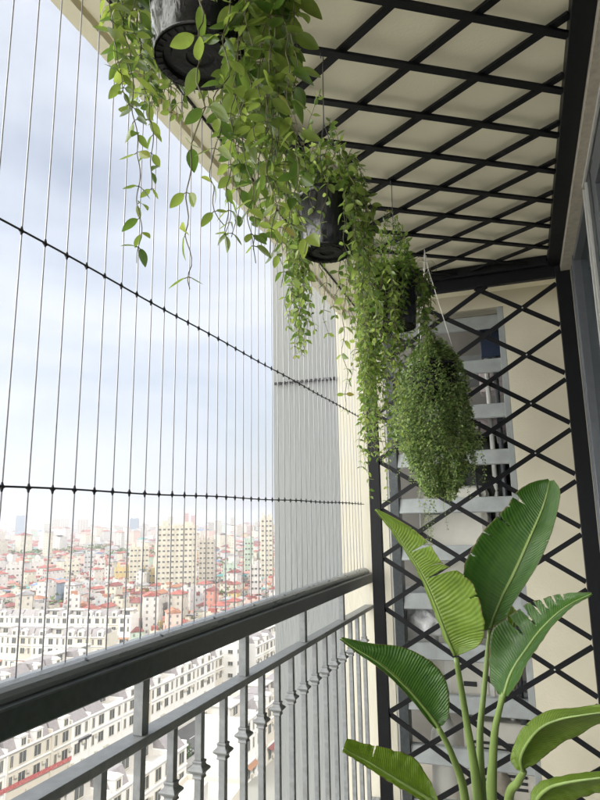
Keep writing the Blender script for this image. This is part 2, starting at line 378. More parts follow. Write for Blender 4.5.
for sgn in (1, -1):
    d = Vector((hx, sgn*hy)); 
    for k in range(-60, 60):
        p = (X0, Y0+2*hy*k)
        r = clip(p, d, (xa, ya), (xb, yb))
        if r:
            z = 1.212 if sgn > 0 else 1.2210
            b = MB(); b.bar((p[0]+d.x*r[0], p[1]+d.y*r[0], z), (p[0]+d.x*r[1], p[1]+d.y*r[1], z), 0.0225, 0.0085, (0,0,1))
            child(b.build('lattice_bar', M['black'], ct))
et = empty('end_trellis', (-0.2, YE, ZF)); tag(et, 'black diamond trellis screen standing across the end of the balcony', 'trellis', 'black diamond trellises')
frame((-0.728, YE, ZF+0.01), (-0.672, YE+0.03, 1.2475), et); frame((0.238, YE, ZF+0.01), (0.3045, YE+0.03, 1.2475), et)
frame((-0.671, YE, 1.145), (0.237, YE+0.03, 1.2475), et); frame((-0.671, YE, ZF+0.01), (0.237, YE+0.03, ZF+0.06), et)
hx, hz = 0.1885, 0.1192; X0, Z0 = 0.074, 1.008
for sgn in (1, -1):
    d = Vector((hx, sgn*hz))
    for k in range(-40, 20):
        p = (X0, Z0+2*hz*k)
        r = clip(p, d, (-0.671, ZF+0.06), (0.237, 1.145))
        if r:
            y = YE+0.008 if sgn > 0 else YE+0.017
            b = MB(); b.bar((p[0]+d.x*r[0], y, p[1]+d.y*r[0]), (p[0]+d.x*r[1], y, p[1]+d.y*r[1]), 0.022, 0.008, (0,1,0))
            o = child(b.build('lattice_bar', M['black'], et))
# screws at right crossings
for zz in (1.008, 0.77, 0.53, 0.293, -0.42, -0.66):
    b = MB(); b.lathe([(0.004, 0), (0.004, 0.002), (0.0, 0.003)], 10); o = b.build('screw', M['alulight'], et); o.rotation_euler = (PI/2, 0, 0)
    o.location = Vector((0.074, YE+0.002, zz))-et.location

# ---------------------------------------------------------------- louver screen
lv = empty('louver_screen', (-0.37, 3.5, ZF)); tag(lv, 'pale grey horizontal louver screen in an opening behind the trellis', 'louver screen')
z = 1.125
while z > ZF+0.1:
    b = MB()
    b.prof([(0, 0), (0, 0), (0, 0), (0, 0)], 0, 1) if False else None
    # aerofoil-like blade: sloping face, thin rounded edges
    vs = []
    sec = [(3.478, z-0.083), (3.474, z-0.078), (3.492, z-0.004), (3.500, z), (3.536, z-0.002), (3.538, z-0.008), (3.506, z-0.012), (3.486, z-0.084)]
    for x in (-0.652, -0.052):
        for (yy, zz) in sec: vs.append((x, yy, zz))
    n = len(sec)
    b.add(vs, [tuple(range(n)), tuple(range(2*n-1, n-1, -1))]+[(i, n+i, n+(i+1)%n, (i+1)%n) for i in range(n)])
    child(b.build('louver_blade', M['louver'], lv)); z -= 0.2535
for (x0, x1, mm) in ((-0.714, -0.703, 'alulight'), (-0.703, -0.653, 'rail'), (-0.051, -0.019, 'louver')):
    b = MB(); b.box((x0, 3.473, ZF+0.005), (x1, 3.56, 1.158)); child(b.build('frame', M[mm], lv, bevel=0.002))

# niche behind louvers
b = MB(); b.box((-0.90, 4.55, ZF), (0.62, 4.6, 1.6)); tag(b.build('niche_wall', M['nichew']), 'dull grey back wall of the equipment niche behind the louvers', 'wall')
b = MB(); b.box((-0.90, 3.60, ZF-0.1), (0.62, 4.549, ZF)); tag(b.build('niche_floor', M['floor']), kind='structure')
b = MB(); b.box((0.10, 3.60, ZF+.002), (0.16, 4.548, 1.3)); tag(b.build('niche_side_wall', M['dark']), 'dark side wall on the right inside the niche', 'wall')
b = MB(); b.box((-0.90, 3.60, 1.62), (0.62, 4.6, 1.7)); tag(b.build('niche_ceiling', M['ceil']), kind='structure')

# shelf board carrying the upper unit
def shelf(z, label):
    s = empty('shelf', (-0.6, 3.62, z)); tag(s, label, 'shelf', 'shelves in the niche')
    b = MB(); b.box((-0.24, 0, -0.02), (0.69, 0.42, 0)); b.build('board', M['louver'], s, bevel=0.002)
    for x in (0.0, 0.5):
        b = MB(); b.box((x, 0.02, -0.06), (x+0.03, 0.79, -0.021)); b.build('bracket', M['rail'], s)
shelf(0.60, 'upper grey shelf board behind the louvers carrying packets'); shelf(-0.42, 'middle grey shelf board behind the louvers carrying a white box unit'); shelf(-1.0, 'lowest grey shelf board behind the louvers under a plastic bag')
r = empty('water_heater', (-0.58, 3.66, -0.418)); tag(r, 'plain off-white water heater on the shelf beneath the bushy plant', 'water heater')
b = MB(); b.box((0,0,0),(0.40,0.28,0.60)); b.build('casing', M['offwhite'], r, bevel=0.045)
b = MB(); b.tube([(0.30,-0.006,0.13),(0.30,0.0,0.13)], 0.012, 14); b.build('knob', M['alu'], r)
b = MB(); b.box((0.04,-0.004,0.44),(0.13,0.001,0.452)); b.build('badge', M['alu'], r)
b = MB(); b.tube([(0.1,0.12,0.6),(0.1,0.12,0.72),(0.16,0.16,0.78),(0.5,0.18,0.78)], 0.010, 8); b.build('pipe', M['white'], r)
# panel-fronted water unit
r = empty('electrical_cabinet', (-0.58, 3.68, -0.995)); tag(r, 'small off-white cabinet with a square door panel behind the lower louvers', 'cabinet')
b = MB(); b.box((0,0,0),(0.46,0.28,0.30)); b.build('casing', M['offwhite'], r, bevel=0.01)
b = MB(); b.box((0.10,-0.008,0.03),(0.36,-0.001,0.27)); p = b.build('door_panel', M['white'], r, bevel=0.003)
b = MB(); b.box((0.13,-0.014,0.06),(0.33,-0.009,0.24)); b.build('inner_panel', M['offwhite'], p, bevel=0.003)
b = MB(); b.box((0.20,-0.017,0.10),(0.27,-0.0145,0.125)); b.build('vent', M['dark'], p)
# plastic bag
def blob(name, c, r, mat, seed, sc=(1,1,1), amp=0.25, f=4, sub=4):
    me = bpy.data.meshes.new(name); import bmesh; bm = bmesh.new(); bmesh.ops.create_icosphere(bm, subdivisions=sub, radius=1)
    for v in bm.verts:
        n = noise.noise(v.co*f*0.5+Vector((seed*3.1, 0, 0)))*amp+noise.noise(v.co*f*1.7+Vector((0, seed, 0)))*amp*0.45
        v.co = Vector((v.co.x*sc[0], v.co.y*sc[1], v.co.z*sc[2]))*(r*(1+n))
    bm.to_mesh(me); bm.free(); me.materials.append(mat); me.polygons.foreach_set('use_smooth', [True]*len(me.polygons))
    o = bpy.data.objects.new(name, me); COL.objects.link(o); o.location = c; return o
tag(blob('plastic_bag', atY(424, 622, 3.64)+Vector((0,0,0.0)), 0.115, M['bag'], 3, (1, .7, 0.95), 0.45, 5), 'crumpled white plastic bag behind the louvers beside the split leaf', 'bag')
tag(blob('plastic_bag', atY(402, 690, 3.70), 0.10, M['bag'], 8, (0.7, .6, 1.3), 0.3, 4), 'pale plastic bag behind the lower louvers left of the cabinet', 'bag')
# blue box, packets
def boxthing(name, px, py, Y, w, h, d, mats, label, cat, lidmat=None):
    p = atY(px, py, Y); r = empty(name, (p.x, Y, p.z-h/2)); tag(r, label, cat)
    b = MB(); b.box((-w/2,0,0),(w/2,d,h)); b.build('body', mats, r, bevel=0.006)
    b = MB(); b.box((-w/2-0.004,-0.004,h-0.025),(w/2+0.004,d+0.004,h+0.002)); b.build('lid', lidmat or mats, r, bevel=0.004)
    return r
boxthing('storage_box', 492, 340, 3.70, 0.14, 0.20, 0.2, M['blue'], 'dark blue box behind the second louver gap on the right', 'box')
boxthing('packet', 492, 378, 3.80, 0.15, 0.16, 0.16, M['pink'], 'pink and white packet behind the third louver gap', 'packet', M['white'])
boxthing('packet', 489, 418, 3.80, 0.17, 0.12, 0.16, M['pink'], 'low pinkish packet behind the fourth louver gap', 'packet', M['white'])
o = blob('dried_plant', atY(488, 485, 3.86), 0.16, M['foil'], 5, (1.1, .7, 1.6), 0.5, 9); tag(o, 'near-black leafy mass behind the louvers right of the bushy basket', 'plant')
# pipes + bottle shaped heater
r = empty('water_filter', (-0.50, 3.70, -1.50)); tag(r, 'white rounded water filter housing with a grey valve behind the lowest louvers', 'water filter')
b = MB(); b.lathe([(0.0,0),(0.075,0),(0.08,0.02),(0.08,0.30),(0.072,0.36),(0.045,0.40),(0.03,0.44),(0.0,0.445)], 28); b.build('housing', M['white'], r, smooth=True)
b = MB(); b.tube([(0.05,-0.09,0.26),(0.05,-0.06,0.26)], 0.03, 16); b.build('valve', M['alu'], r)
b = MB(); b.tube([(0.0,0,0.44),(0.02,0,0.5),(0.12,0,0.52)], 0.012, 10); b.build('pipe', M['white'], r)
r = empty('outdoor_unit', (-0.40, 3.68, -1.53)); tag(r, 'low off-white outdoor unit on the niche floor behind the plant stalks', 'air conditioner', 'pale appliances behind the louvers')
b = MB(); b.box((0,0,0.03),(0.36,0.28,0.46)); b.build('casing', M['offwhite'], r, bevel=0.012)
b = MB()
for i in range(8): b.box((0.05,-0.006,0.14+i*0.03),(0.31,-0.001,0.153+i*0.03))
b.build('vent_slats', M['dark'], r)
r = blob('stone_jar', atY(500, 785, 3.72), 0.10, M['taupe'], 2, (0.8, .8, 1.2), 0.08, 3); tag(r, 'mottled brown rounded jar in the dark corner behind the stalks', 'jar')
for i, (x, y, mm, l) in enumerate(((-0.14, 3.75, 'white', 'white vertical pipe at the right end of the niche'), (-0.09, 3.72, 'alu', 'grey vertical pipe beside the white one in the niche'))):
    r = empty('pipe', (x, y, ZF)); tag(r, l, 'pipe')
    b = MB(); b.tube([(0,0,0.01),(0,0,2.6)], 0.014, 12); b.build('tube', M[mm], r, smooth=True)
    for zz in (0.4, 1.15, 1.9):
        b = MB(); b.tube([(0,0,zz),(0,0,zz+.03)], 0.018, 12); b.build('clamp', M['dark'], r)
b = MB(); b.tube(spline([Vector(p) for p in ((-.20,3.70,.55),(-.24,3.66,.2),(-.16,3.64,-.1),(-.26,3.64,-.38),(-.22,3.66,-.62),(-.12,3.68,-.95))], 40), 0.007, 8); tag(b.build('hose', M['dark'], smooth=True), 'thin black hose looping down behind the louvers', 'hose')
# horizontal pale duct near top
b = MB(); b.box((-0.85, 3.95, 0.86), (0.09, 4.2, 1.02)); tag(b.build('duct', M['louver'], bevel=0.01), 'pale grey duct running across the top of the niche', 'duct')

# ---------------------------------------------------------------- sliding door wall (right)
dw = empty('sliding_door', (0.3, 2.2, ZF)); tag(dw, 'grey aluminium sliding door with dark glass along the right side', 'door')
def dbox(name, a, bb, mat, par=dw, bev=0.002):
    b = MB(); b.box(a, bb); o = b.build(name, mat, par, bevel=bev)
    o.location = -dw.location if par is dw else (0,0,0)
    return o
# header strip of wall
b = MB(); b.box((0.262, -1.6, 1.17), (0.335, YE+0.01, 1.2485)); b.box((0.336, -1.6, 1.17), (0.62, YE+0.01, 1.2485)); tag(b.build('door_header', M['taupe']), 'rough cream plaster header above the sliding door, shade painted into its colour', 'wall')
for i, (ya_, yb_) in enumerate(((2.26, 3.07), )):
    dbox('fixed_frame', (0.305, 3.02, ZF+.01), (0.35, 3.07, 1.168), M['alu']); dbox('fixed_frame', (0.315, 2.955, ZF+.01), (0.35, 3.018, 1.168), M['rail'])
    dbox('fixed_frame', (0.300, 2.90, ZF+.01), (0.35, 2.953, 1.168), M['alu'])
    g = dbox('pane', (0.335, 2.262, ZF+.05), (0.341, 2.898, 1.14), M['glass'], bev=0)
    dbox('fixed_frame', (0.305, 2.262, 1.141), (0.35, 2.898, 1.168), M['alu'])
# nearer leaf with bright edges
for (ya_, yb_, x0, x1, mm) in ((2.252, 2.258, 0.290, 0.30, 'alulight'), (2.205, 2.2515, 0.298, 0.35, 'rail'), (2.200, 2.2045, 0.292, 0.305, 'alulight'), (2.13, 2.1915, 0.300, 0.35, 'rail'), (2.05, 2.1295, 0.304, 0.35, 'alu')):
    dbox('stile', (x0, ya_, ZF+.01), (x1, yb_, 1.150), M[mm])
dbox('head_rail', (0.290, -1.5, 1.156), (0.30, 2.258, 1.168), M['alulight']); dbox('head_rail', (0.3005, -1.5, 1.1505), (0.35, 2.258, 1.168), M['rail']); dbox('head_rail', (0.302, -1.5, 1.06), (0.35, 2.049, 1.149), M['alu'])
dbox('pane', (0.325, -1.5, ZF+.05), (0.331, 2.049, 1.059), M['glass'], bev=0)

# ================================================================== HANGING PLANTS
LT = []; LF = []
_ys = [0.0, 0.07, 0.18, 0.32, 0.48, 0.64, 0.78, 0.89, 0.965, 1.0]
for _k, _y in enumerate(_ys):      # pointed oval, raised edges, five points across
    _w = (math.sin(PI*min(1, _y**0.82))**0.8*0.5 if 0 < _y < 1 else 0.012)+ (0.01 if 0 < _y < 1 else 0)
    for _q in (-1, -0.55, 0, 0.55, 1): LT.append((_w*_q, _y, 0.13*abs(_q)**1.4*min(1, _w*2.2)-0.02*math.sin(PI*_y)))
for _k in range(len(_ys)-1):
    for _q in range(4): LF.append((_k*5+_q, _k*5+_q+1, _k*5+_q+6, _k*5+_q+5))
LT2 = [(0,0,0),(0.45,0.3,0.12),(0.40,0.75,0.08),(0,1.0,-0.08),(-0.40,0.75,0.08),(-0.45,0.3,0.12),(0,0.5,-0.03)]
LF2 = [(0,1,6),(1,2,6),(2,3,6),(3,4,6),(4,5,6),(5,0,6)]
def leaf(mb, p, d, n, L, W, R, mi=1, small=False, curl=None):
    d = d.normalized(); s = d.cross(n)
    if s.length < 1e-3: s = d.cross(Vector((1,0.2,0)))
    s.normalize(); n = s.cross(d)
    c = R.uniform(-0.35, 0.75) if curl is None else curl
    T, Fc = (LT2, LF2) if small else (LT, LF)
    vs = [p + s*(x*W) + d*(y*L) + n*((z*W) - c*L*y*y*0.5) for x, y, z in T]
    mb.add(vs, Fc, mi)
def strand(path, L, gap, R, leafm, parent, name='vine', rs=0.0011, density=1.0, small=False, wratio=0.5, taper=0.6, open_=1.0, origin=None):
    """one trailing stem with opposite leaves; path = list of world points"""
    mb = MB(); length = sum((path[i+1]-path[i]).length for i in range(len(path)-1))
    n = max(4, int(length/(gap*0.5))); pts = spline(path, n*2)
    org = origin or Vector((0,0,0))
    wob = [Vector((noise.noise(Vector((i*0.35, R.random()*0.01, k_))), noise.noise(Vector((i*0.35, 5+k_, 1))), 0))*gap*0.28 for i, k_ in [(i, 3.3) for i in range(len(pts))]]
    off = R.uniform(0, 50)
    pts = [p+Vector((noise.noise(Vector((p.z*22+off, 0, 0))), noise.noise(Vector((0, p.z*22+off, 9))), 0))*gap*0.35 for p in pts]
    pts = [p-org for p in pts]
    mb.tube(pts, [rs*(1-0.5*i/len(pts)) for i in range(len(pts))], 5, 0)
    acc = 0; az = R.uniform(0, PI)
    nxt = gap*R.uniform(0.2, 1.0); tot = 0
    for i in range(1, len(pts)):
        seg = (pts[i]-pts[i-1]); l = seg.length; tot += l
        while nxt < tot:
            u = 1-(tot-nxt)/l; p = pts[i-1]+seg*u; t = nxt/length
            dirn = seg.normalized()
            a = dirn.cross(Vector((0.3,1,0.1))).normalized(); c = dirn.cross(a)
            sc = 1-(1-taper)*max(0, t-0.5)*2
            for sg in (0, PI):
                if R.random() > density: continue
                q = az+sg+R.uniform(-.5,.5)
                o = a*math.cos(q)+c*math.sin(q)
                dd = o*open_*R.uniform(0.6,1.1)+dirn*R.uniform(0.1,0.9)+Vector((0,0,R.uniform(-0.45,0.25)))
                LL = L*sc*R.uniform(0.7,1.18)
                st = o*LL*0.14+dirn*LL*0.05
                nrm = Vector((R.uniform(-.7,.7), R.uniform(-.7,.7), 1)) if R.random()<0.75 else Vector((R.uniform(-1,1), R.uniform(-1,1), 0.2))
                leaf(mb, p+st, dd, nrm, LL, LL*wratio*R.uniform(0.85,1.2), R, 1, small)
                if not small: mb.tube([p, p+st*0.6+dirn*0.0005, p+st+dd.normalized()*LL*0.05], rs*0.6, 4, 0, cap=False)
            az += PI/2+R.uniform(-.4,.4); nxt += gap*R.uniform(0.75,1.3)
    return mb.build(name, [M['stem'], leafm], parent, smooth=True)

def potmesh(parent, r0, r1, h, zb, tilt=0):
    """tapering nursery pot, bottom radius r0, rim radius r1, bottom at zb (local)"""
    b = MB()
    b.lathe([(r0*0.97, 0.004),(r0, 0.0),(r0+(r1-r0)*0.02, 0.006),(r0+(r1-r0)*0.9, h*0.9),(r1, h*0.9),(r1+0.003, h*0.91),(r1+0.003, h),(r1-0.002, h),(r1-0.003, h*0.9),(r0-0.002,0.01)], 48)
    p = b.build('pot', M['pot'], parent, smooth=True); p.location = (0,0,zb)
    b = MB(); k = 48
    b.lathe([(0.0, 0.006),(r0*0.30,0.006),(r0*0.32,0.003),(r0*0.62,0.003),(r0*0.64,0.006),(r0*0.80,0.006),(r0*0.82,0.0),(r0*0.96,0.0),(r0*0.97,0.004)], 48)
    for i in range(30):
        a = 2*PI*i/30; c, s = math.cos(a), math.sin(a)
        b.bar((c*r0*0.83, s*r0*0.83, -0.0005), (c*r0*0.955, s*r0*0.955, -0.0005), 0.003, 0.003, (0,0,1))
    b.build('base', M['potbase'], p); 
    b = MB(); b.lathe([(0.0, h*0.93),(r1*0.5,h*0.94),(r1-0.004,h*0.92)], 24); b.build('soil', M['soil'], p)
    return p
def hook(parent, ztop, zmid, r1, zrim, mat, n=3, rr=0.0011):
    b = MB()
    # S hook over the trellis bar then wires fanning to the rim
    b.tube([(0.0,-0.012,ztop-0.012),(0.0,-0.014,ztop+0.005),(0,-0.006,ztop+0.016),(0.0,0.006,ztop+0.016),(0,0.012,ztop+0.004),(0,0.004,ztop-0.02),(0,0,zmid)], 0.0014, 6)
    for i in range(n):
        a = 2*PI*i/n+0.5; b.tube([(0,0,zmid),(math.cos(a)*r1,math.sin(a)*r1,zrim)], rr, 5)
    return b.build('hanger', mat, parent)

def rim_vine(R, c, r, zrim, zend, spread, az=None, lift=0.03):
    """starts in the pot, goes over the rim and hangs to height zend (world)"""
    a = R.uniform(0, 2*PI) if az is None else az
    o = Vector((math.cos(a), math.sin(a), 0)); tl = Vector((-o.y, o.x, 0))
    r2 = r*R.uniform(1.08, 1.08+spread)
    w = tl*R.uniform(-.03, .03)
    p = [c+o*r*0.5+Vector((0,0,zrim)), c+o*r*0.95+Vector((0,0,zrim+lift*R.uniform(.3,1.3))), c+o*r2+w*0.5+Vector((0,0,zrim-0.03))]
    z = zrim-0.03; w2 = w
    while z-0.07 > zend:
        z -= 0.07; w2 = w2+Vector((R.uniform(-.012,.012), R.uniform(-.012,.012), 0)); p.append(c+o*r2+w2+Vector((0,0,z)))
    p.append(c+o*r2+w2+Vector((R.uniform(-.01,.01),0,zend)))
    return p

# --- plant 1 : large leaves, nearest the camera
R = random.Random(11)
H1 = Vector((-0.395, 0.70, 0)); zb1 = 0.668
p1 = empty('hanging_plant', (H1.x, H1.y, zb1)); tag(p1, 'large-leaved trailing vine in a black pot hanging nearest, cut by the top of the picture', 'hanging plant', 'hanging plants in a row along the balcony')
potmesh(p1, 0.067, 0.084, 0.17, 0.0); hook(p1, 1.205-zb1, 0.44, 0.088, 0.16, M['wire'])
def px_path(pts, ys):
    if not isinstance(ys, (list, tuple)): ys = [ys]*len(pts)
    if len(ys) == 2 and len(pts) != 2: ys = [ys[0]+(ys[1]-ys[0])*i/(len(pts)-1) for i in range(len(pts))]
    return [atY(x, y, Y) for (x, y), Y in zip(pts, ys)]
o1 = Vector(p1.location)
S1 = [
 ([(130,-60),(116,-20),(126,40),(133,95),(137,150),(140,205),(137,262)], (0.62,0.60), 0.0325, 0.024, 0.9),
 ([(128,-40),(138,20),(143,70),(148,110),(153,150),(150,190)], (0.66,0.64), 0.030, 0.024, 0.9),
 ([(150,-60),(108,-30),(112,20),(118,60),(130,110)], (0.62,0.58), 0.029, 0.02, 0.95),
 ([(205,-40),(198,10),(201,60),(198,120),(190,170),(184,215),(188,250),(193,290)], (0.58,0.56), 0.036, 0.048, 0.95),
 ([(235,-40),(229,20),(223,80),(216,130),(213,180),(219,225)], (0.60,0.57), 0.032, 0.042, 0.8),
 ([(290,-20),(284,10),(292,30),(293,42),(292,58)], (0.66,0.64), 0.03, 0.05, 0.8),
]
for pts, ys, L, gap, dn in S1:
    strand(px_path(pts, ys), L, gap, R, M['leafA'], p1, origin=o1, density=dn, wratio=0.48, rs=0.0011)
# dense curtain on the right of the pot
for i in range(36):
    x0 = 234+62*R.random()**0.9; ye = R.uniform(120, 285) if x0 < 285 else R.uniform(60, 160)
    if i < 6: ye = R.uniform(235, 290); x0 = 238+9*i
    Y = R.uniform(0.62, 0.86); xs = x0; pts = [(x0-25, -70), (x0-8, -40)]; y = -10
    while y < ye-30:
        pts.append((xs, y)); y += 45; xs += R.uniform(-7, 8)-(0.0)
    pts.append((xs, ye))
    strand(px_path(pts, (Y, Y-0.02)), 0.0345, 0.030, R, M['leafA'], p1, origin=o1, density=0.92, wratio=0.5)
# short bits round the rim and draping under the pot
for i in range(16):
    x0 = R.uniform(118, 250); ye = R.uniform(25, 100) if (x0 < 150 or x0 > 238) else R.uniform(-30, 12)
    pts = [(x0+R.uniform(-10,10), -80), (x0, -40), (x0+R.uniform(-10,10), ye)]
    strand(px_path(pts, R.uniform(0.58, 0.72)), 0.029, 0.025, R, M['leafA'], p1, origin=o1, density=0.95)
for i in range(22):      # far side of the pot, seen below its base
    x0 = R.uniform(135, 255); pts = [(x0, -40), (x0+R.uniform(-6,6), 20), (x0+R.uniform(-12,12), R.uniform(92, 125))]
    strand(px_path(pts, R.uniform(0.79, 0.84)), 0.028, 0.020, R, M['leafA'], p1, origin=o1, density=0.95)

# --- plant 2
R = random.Random(22)
H2 = Vector((-0.408, 1.37, 0)); zb2 = 0.648
p2 = empty('hanging_plant', (H2.x, H2.y, zb2)); tag(p2, 'pale green oval-leaved vine spilling from a black pot, second in the hanging row', 'hanging plant', 'hanging plants in a row along the balcony')
potmesh(p2, 0.058, 0.072, 0.150, 0.0); hook(p2, 1.205-zb2, 0.36, 0.07, 0.14, M['wire'])
o2 = Vector(p2.location)
for i in range(13):      # climbing up the hanger
    a = R.uniform(0, 2*PI); z1 = R.uniform(0.87, 1.10); c = H2
    q = [c+Vector((math.cos(a)*0.06, math.sin(a)*0.06, 0.80)), c+Vector((math.cos(a+1)*0.05, math.sin(a+1)*0.05, 0.80+(z1-0.8)*0.5)), c+Vector((math.cos(a+2)*0.018, math.sin(a+2)*0.018, z1))]
    strand(q, 0.027, 0.021, R, M['leafB'], p2, origin=o2, density=0.95)
for i in range(10):      # loose loops about the rim
    a = R.uniform(0, 2*PI); q = [H2+Vector((math.cos(a)*.03, math.sin(a)*.03, .80)), H2+Vector((math.cos(a)*.075, math.sin(a)*.075, R.uniform(.86,.94))), H2+Vector((math.cos(a)*.11, math.sin(a)*.11, R.uniform(.76,.84)))]
    strand(q, 0.027, 0.022, R, M['leafB'], p2, origin=o2, density=0.95)
for i in range(5): strand(rim_vine(R, H2, 0.072, 0.795, R.uniform(0.62, 0.74), 0.2, az=R.uniform(3.6, 5.8)), 0.026, 0.026, R, M['leafB'], p2, origin=o2, density=0.9)
S2 = [  # trailing stems seen in front of the grey pier and cream jamb
 ([(300,150),(297,190),(300,240),(304,280),(298,330),(300,352)], (1.30,1.28)),
 ([(292,170),(290,215),(294,255),(292,290),(297,320)], (1.32,1.30)),
 ([(345,160),(356,205),(352,250),(345,300),(343,345),(347,385),(345,412)], (1.30,1.29)),
 ([(335,165),(322,250),(325,280),(324,310),(327,335)], (1.42,1.42)),
 ([(350,180),(362,225),(358,265),(352,300),(357,330)], (1.34,1.32)),
 ([(345,200),(340,262),(337,290),(333,318)], (1.44,1.44)),
 ([(315,200),(308,262),(310,300),(306,325)], (1.44,1.44)),
]
for pts, ys in S2: strand(px_path(pts, ys), 0.028, 0.030, R, M['leafB'], p2, origin=o2, density=0.95)
for i in range(30):
    strand(rim_vine(R, H2, 0.072, 0.795, R.uniform(0.38, 0.6), 0.5, az=R.choice([R.uniform(-1.3, 1.2), R.uniform(-1.0, 1.6), R.uniform(2.2, 3.4)])), 0.026, 0.024, R, M['leafB'], p2, origin=o2, density=0.95)

# --- plant 3
R = random.Random(33)
H3 = Vector((-0.362, 2.06, 0)); zb3 = 0.655
p3 = empty('hanging_plant', (H3.x, H3.y, zb3)); tag(p3, 'dense long-trailing vine almost hiding its black pot, third in the hanging row', 'hanging plant', 'hanging plants in a row along the balcony')
potmesh(p3, 0.062, 0.078, 0.19, 0.0); hook(p3, 1.205-zb3, 0.34, 0.075, 0.18, M['wire'])
o3 = Vector(p3.location)
for i in range(16):
    a = R.uniform(0, 2*PI); z1 = R.uniform(0.90, 1.12)
    q = [H3+Vector((math.cos(a)*0.07, math.sin(a)*0.07, 0.83)), H3+Vector((math.cos(a+1)*0.05, math.sin(a+1)*0.05, 0.83+(z1-0.83)*0.5)), H3+Vector((math.cos(a+2)*0.02, math.sin(a+2)*0.02, z1))]
    strand(q, 0.024, 0.02, R, M['leafC'], p3, origin=o3)
for i in range(46):      # left / front curtain
    strand(rim_vine(R, H3, 0.078, 0.84, R.uniform(0.16, 0.62), 0.9, az=R.uniform(2.3, 4.9)), 0.026, 0.0235, R, M['leafB'], p3, origin=o3, density=0.95)
for i in range(24):
    strand(rim_vine(R, H3, 0.078, 0.84, R.uniform(0.42, 0.78), 0.45, az=R.uniform(-1.2, 1.5)), 0.024, 0.022, R, M['leafC'], p3, origin=o3)
for i in range(8):
    strand(rim_vine(R, H3, 0.078, 0.84, R.uniform(0.05, 0.3), 0.8, az=R.uniform(3.4, 5.2)), 0.026, 0.026, R, M['leafB'], p3, origin=o3, density=0.9)

# --- plant 4 : bushy basket on white strings
R = random.Random(44)
H4 = Vector((-0.335, 2.70, 0))
p4 = empty('hanging_plant', (H4.x, H4.y, 0.40)); tag(p4, 'bushy tiny-leaved plant in a basket hung on white strings, farthest in the row', 'hanging plant', 'hanging plants in a row along the balcony')
o4 = Vector(p4.location)
b = MB(); b.lathe([(0.0,0.0),(0.07,0.0),(0.10,0.05),(0.115,0.15),(0.119,0.152),(0.119,0.165),(0.113,0.165)], 32)
bk = b.build('pot', M['pot'], p4, smooth=True); bk.location = (0,0,0.10)
b = MB(); b.lathe([(0.0,0.15),(0.112,0.148)], 24); b.build('soil', M['soil'], bk)
b = MB(); b.tube([(0,0.0,0.80),(0,0,0.77)], 0.003, 6); 
b.tube([(0,-0.012,0.795),(0,-0.014,0.81),(0,0,0.822),(0,0.012,0.81),(0,0,0.78)], 0.0014, 6)
for a in (0.15, 2.4, 4.4):
    pts = [(0,0,0.775),(math.cos(a)*0.115,math.sin(a)*0.115,0.265)]; b.tube(pts, 0.0016, 5)
for k in range(5): b.tube([(0.006*math.cos(k),0.006*math.sin(k),0.79),(0.012*math.cos(k*2.2),0.01*math.sin(k),0.72),(0.02*math.cos(k*1.3),0.014*math.sin(k*2),0.66)], 0.0012, 4)
b.build('hanger', M['string'], p4)
# dry tuft at the hook
mb = MB()
for k in range(7):
    a = R.uniform(0,2*PI); e = Vector((math.cos(a)*R.uniform(.03,.11), math.sin(a)*.05, R.uniform(.70,.80)))
    mb.tube([Vector((0,0,.76)), e*0.5+Vector((0,0,.40)), e], 0.0008, 4)
    for _ in range(3): leaf(mb, e+Vector((R.uniform(-.01,.01),)*3), Vector((R.uniform(-1,1),R.uniform(-1,1),-.3)), Vector((0,0,1)), 0.012, 0.004, R, 1, True)
mb.build('tendril', [M['stem'], M['leafD']], p4)
def bush(n, parent, org, c, rx, ry, z0, z1, L, mat, seed, name='foliage'):
    Rr = random.Random(seed); mb = MB()
    for i in range(n):
        z = Rr.uniform(0, 1); a = Rr.uniform(0, 2*PI)
        prof = math.sin(PI*min(1, 0.16+z*0.86))**0.55 if z > 0.25 else 0.30+2.35*z
        prof *= (0.86+0.20*z if z < .8 else 1.0)*(1+0.42*noise.noise(Vector((math.cos(a)*1.5, math.sin(a)*1.5, z*3.4+seed))))+0.20*noise.noise(Vector((math.cos(a)*5, math.sin(a)*5, z*14)))
        rr = (Rr.random()**0.33)
        dz = 0.05*noise.noise(Vector((a*1.2, z*3, 7)))
        p = Vector((c.x+math.cos(a)*rx*prof*rr, c.y+math.sin(a)*ry*prof*rr, z0+(z1-z0)*z+dz))-org
        if noise.noise(p*28+Vector((seed,0,0))) < -0.24 : continue
        d = Vector((math.cos(a), math.sin(a), Rr.uniform(-1.2,0.6)))+Vector((Rr.uniform(-.9,.9),)*3)
        leaf(mb, p, d, Vector((Rr.uniform(-.8,.8), Rr.uniform(-.8,.8), 1)), L*Rr.uniform(.6,1.3), L*0.6, Rr, 1, True)
        if i % 5 == 0: mb.tube([p, p-d.normalized()*0.03+Vector((0,0,0.01))], 0.0006, 3, 0, cap=False)
    return mb.build(name, [M['stem'], mat], parent)
bush(24000, p4, o4, H4, 0.20, 0.185, 0.10, 0.80, 0.0145, M['leafD'], 4)
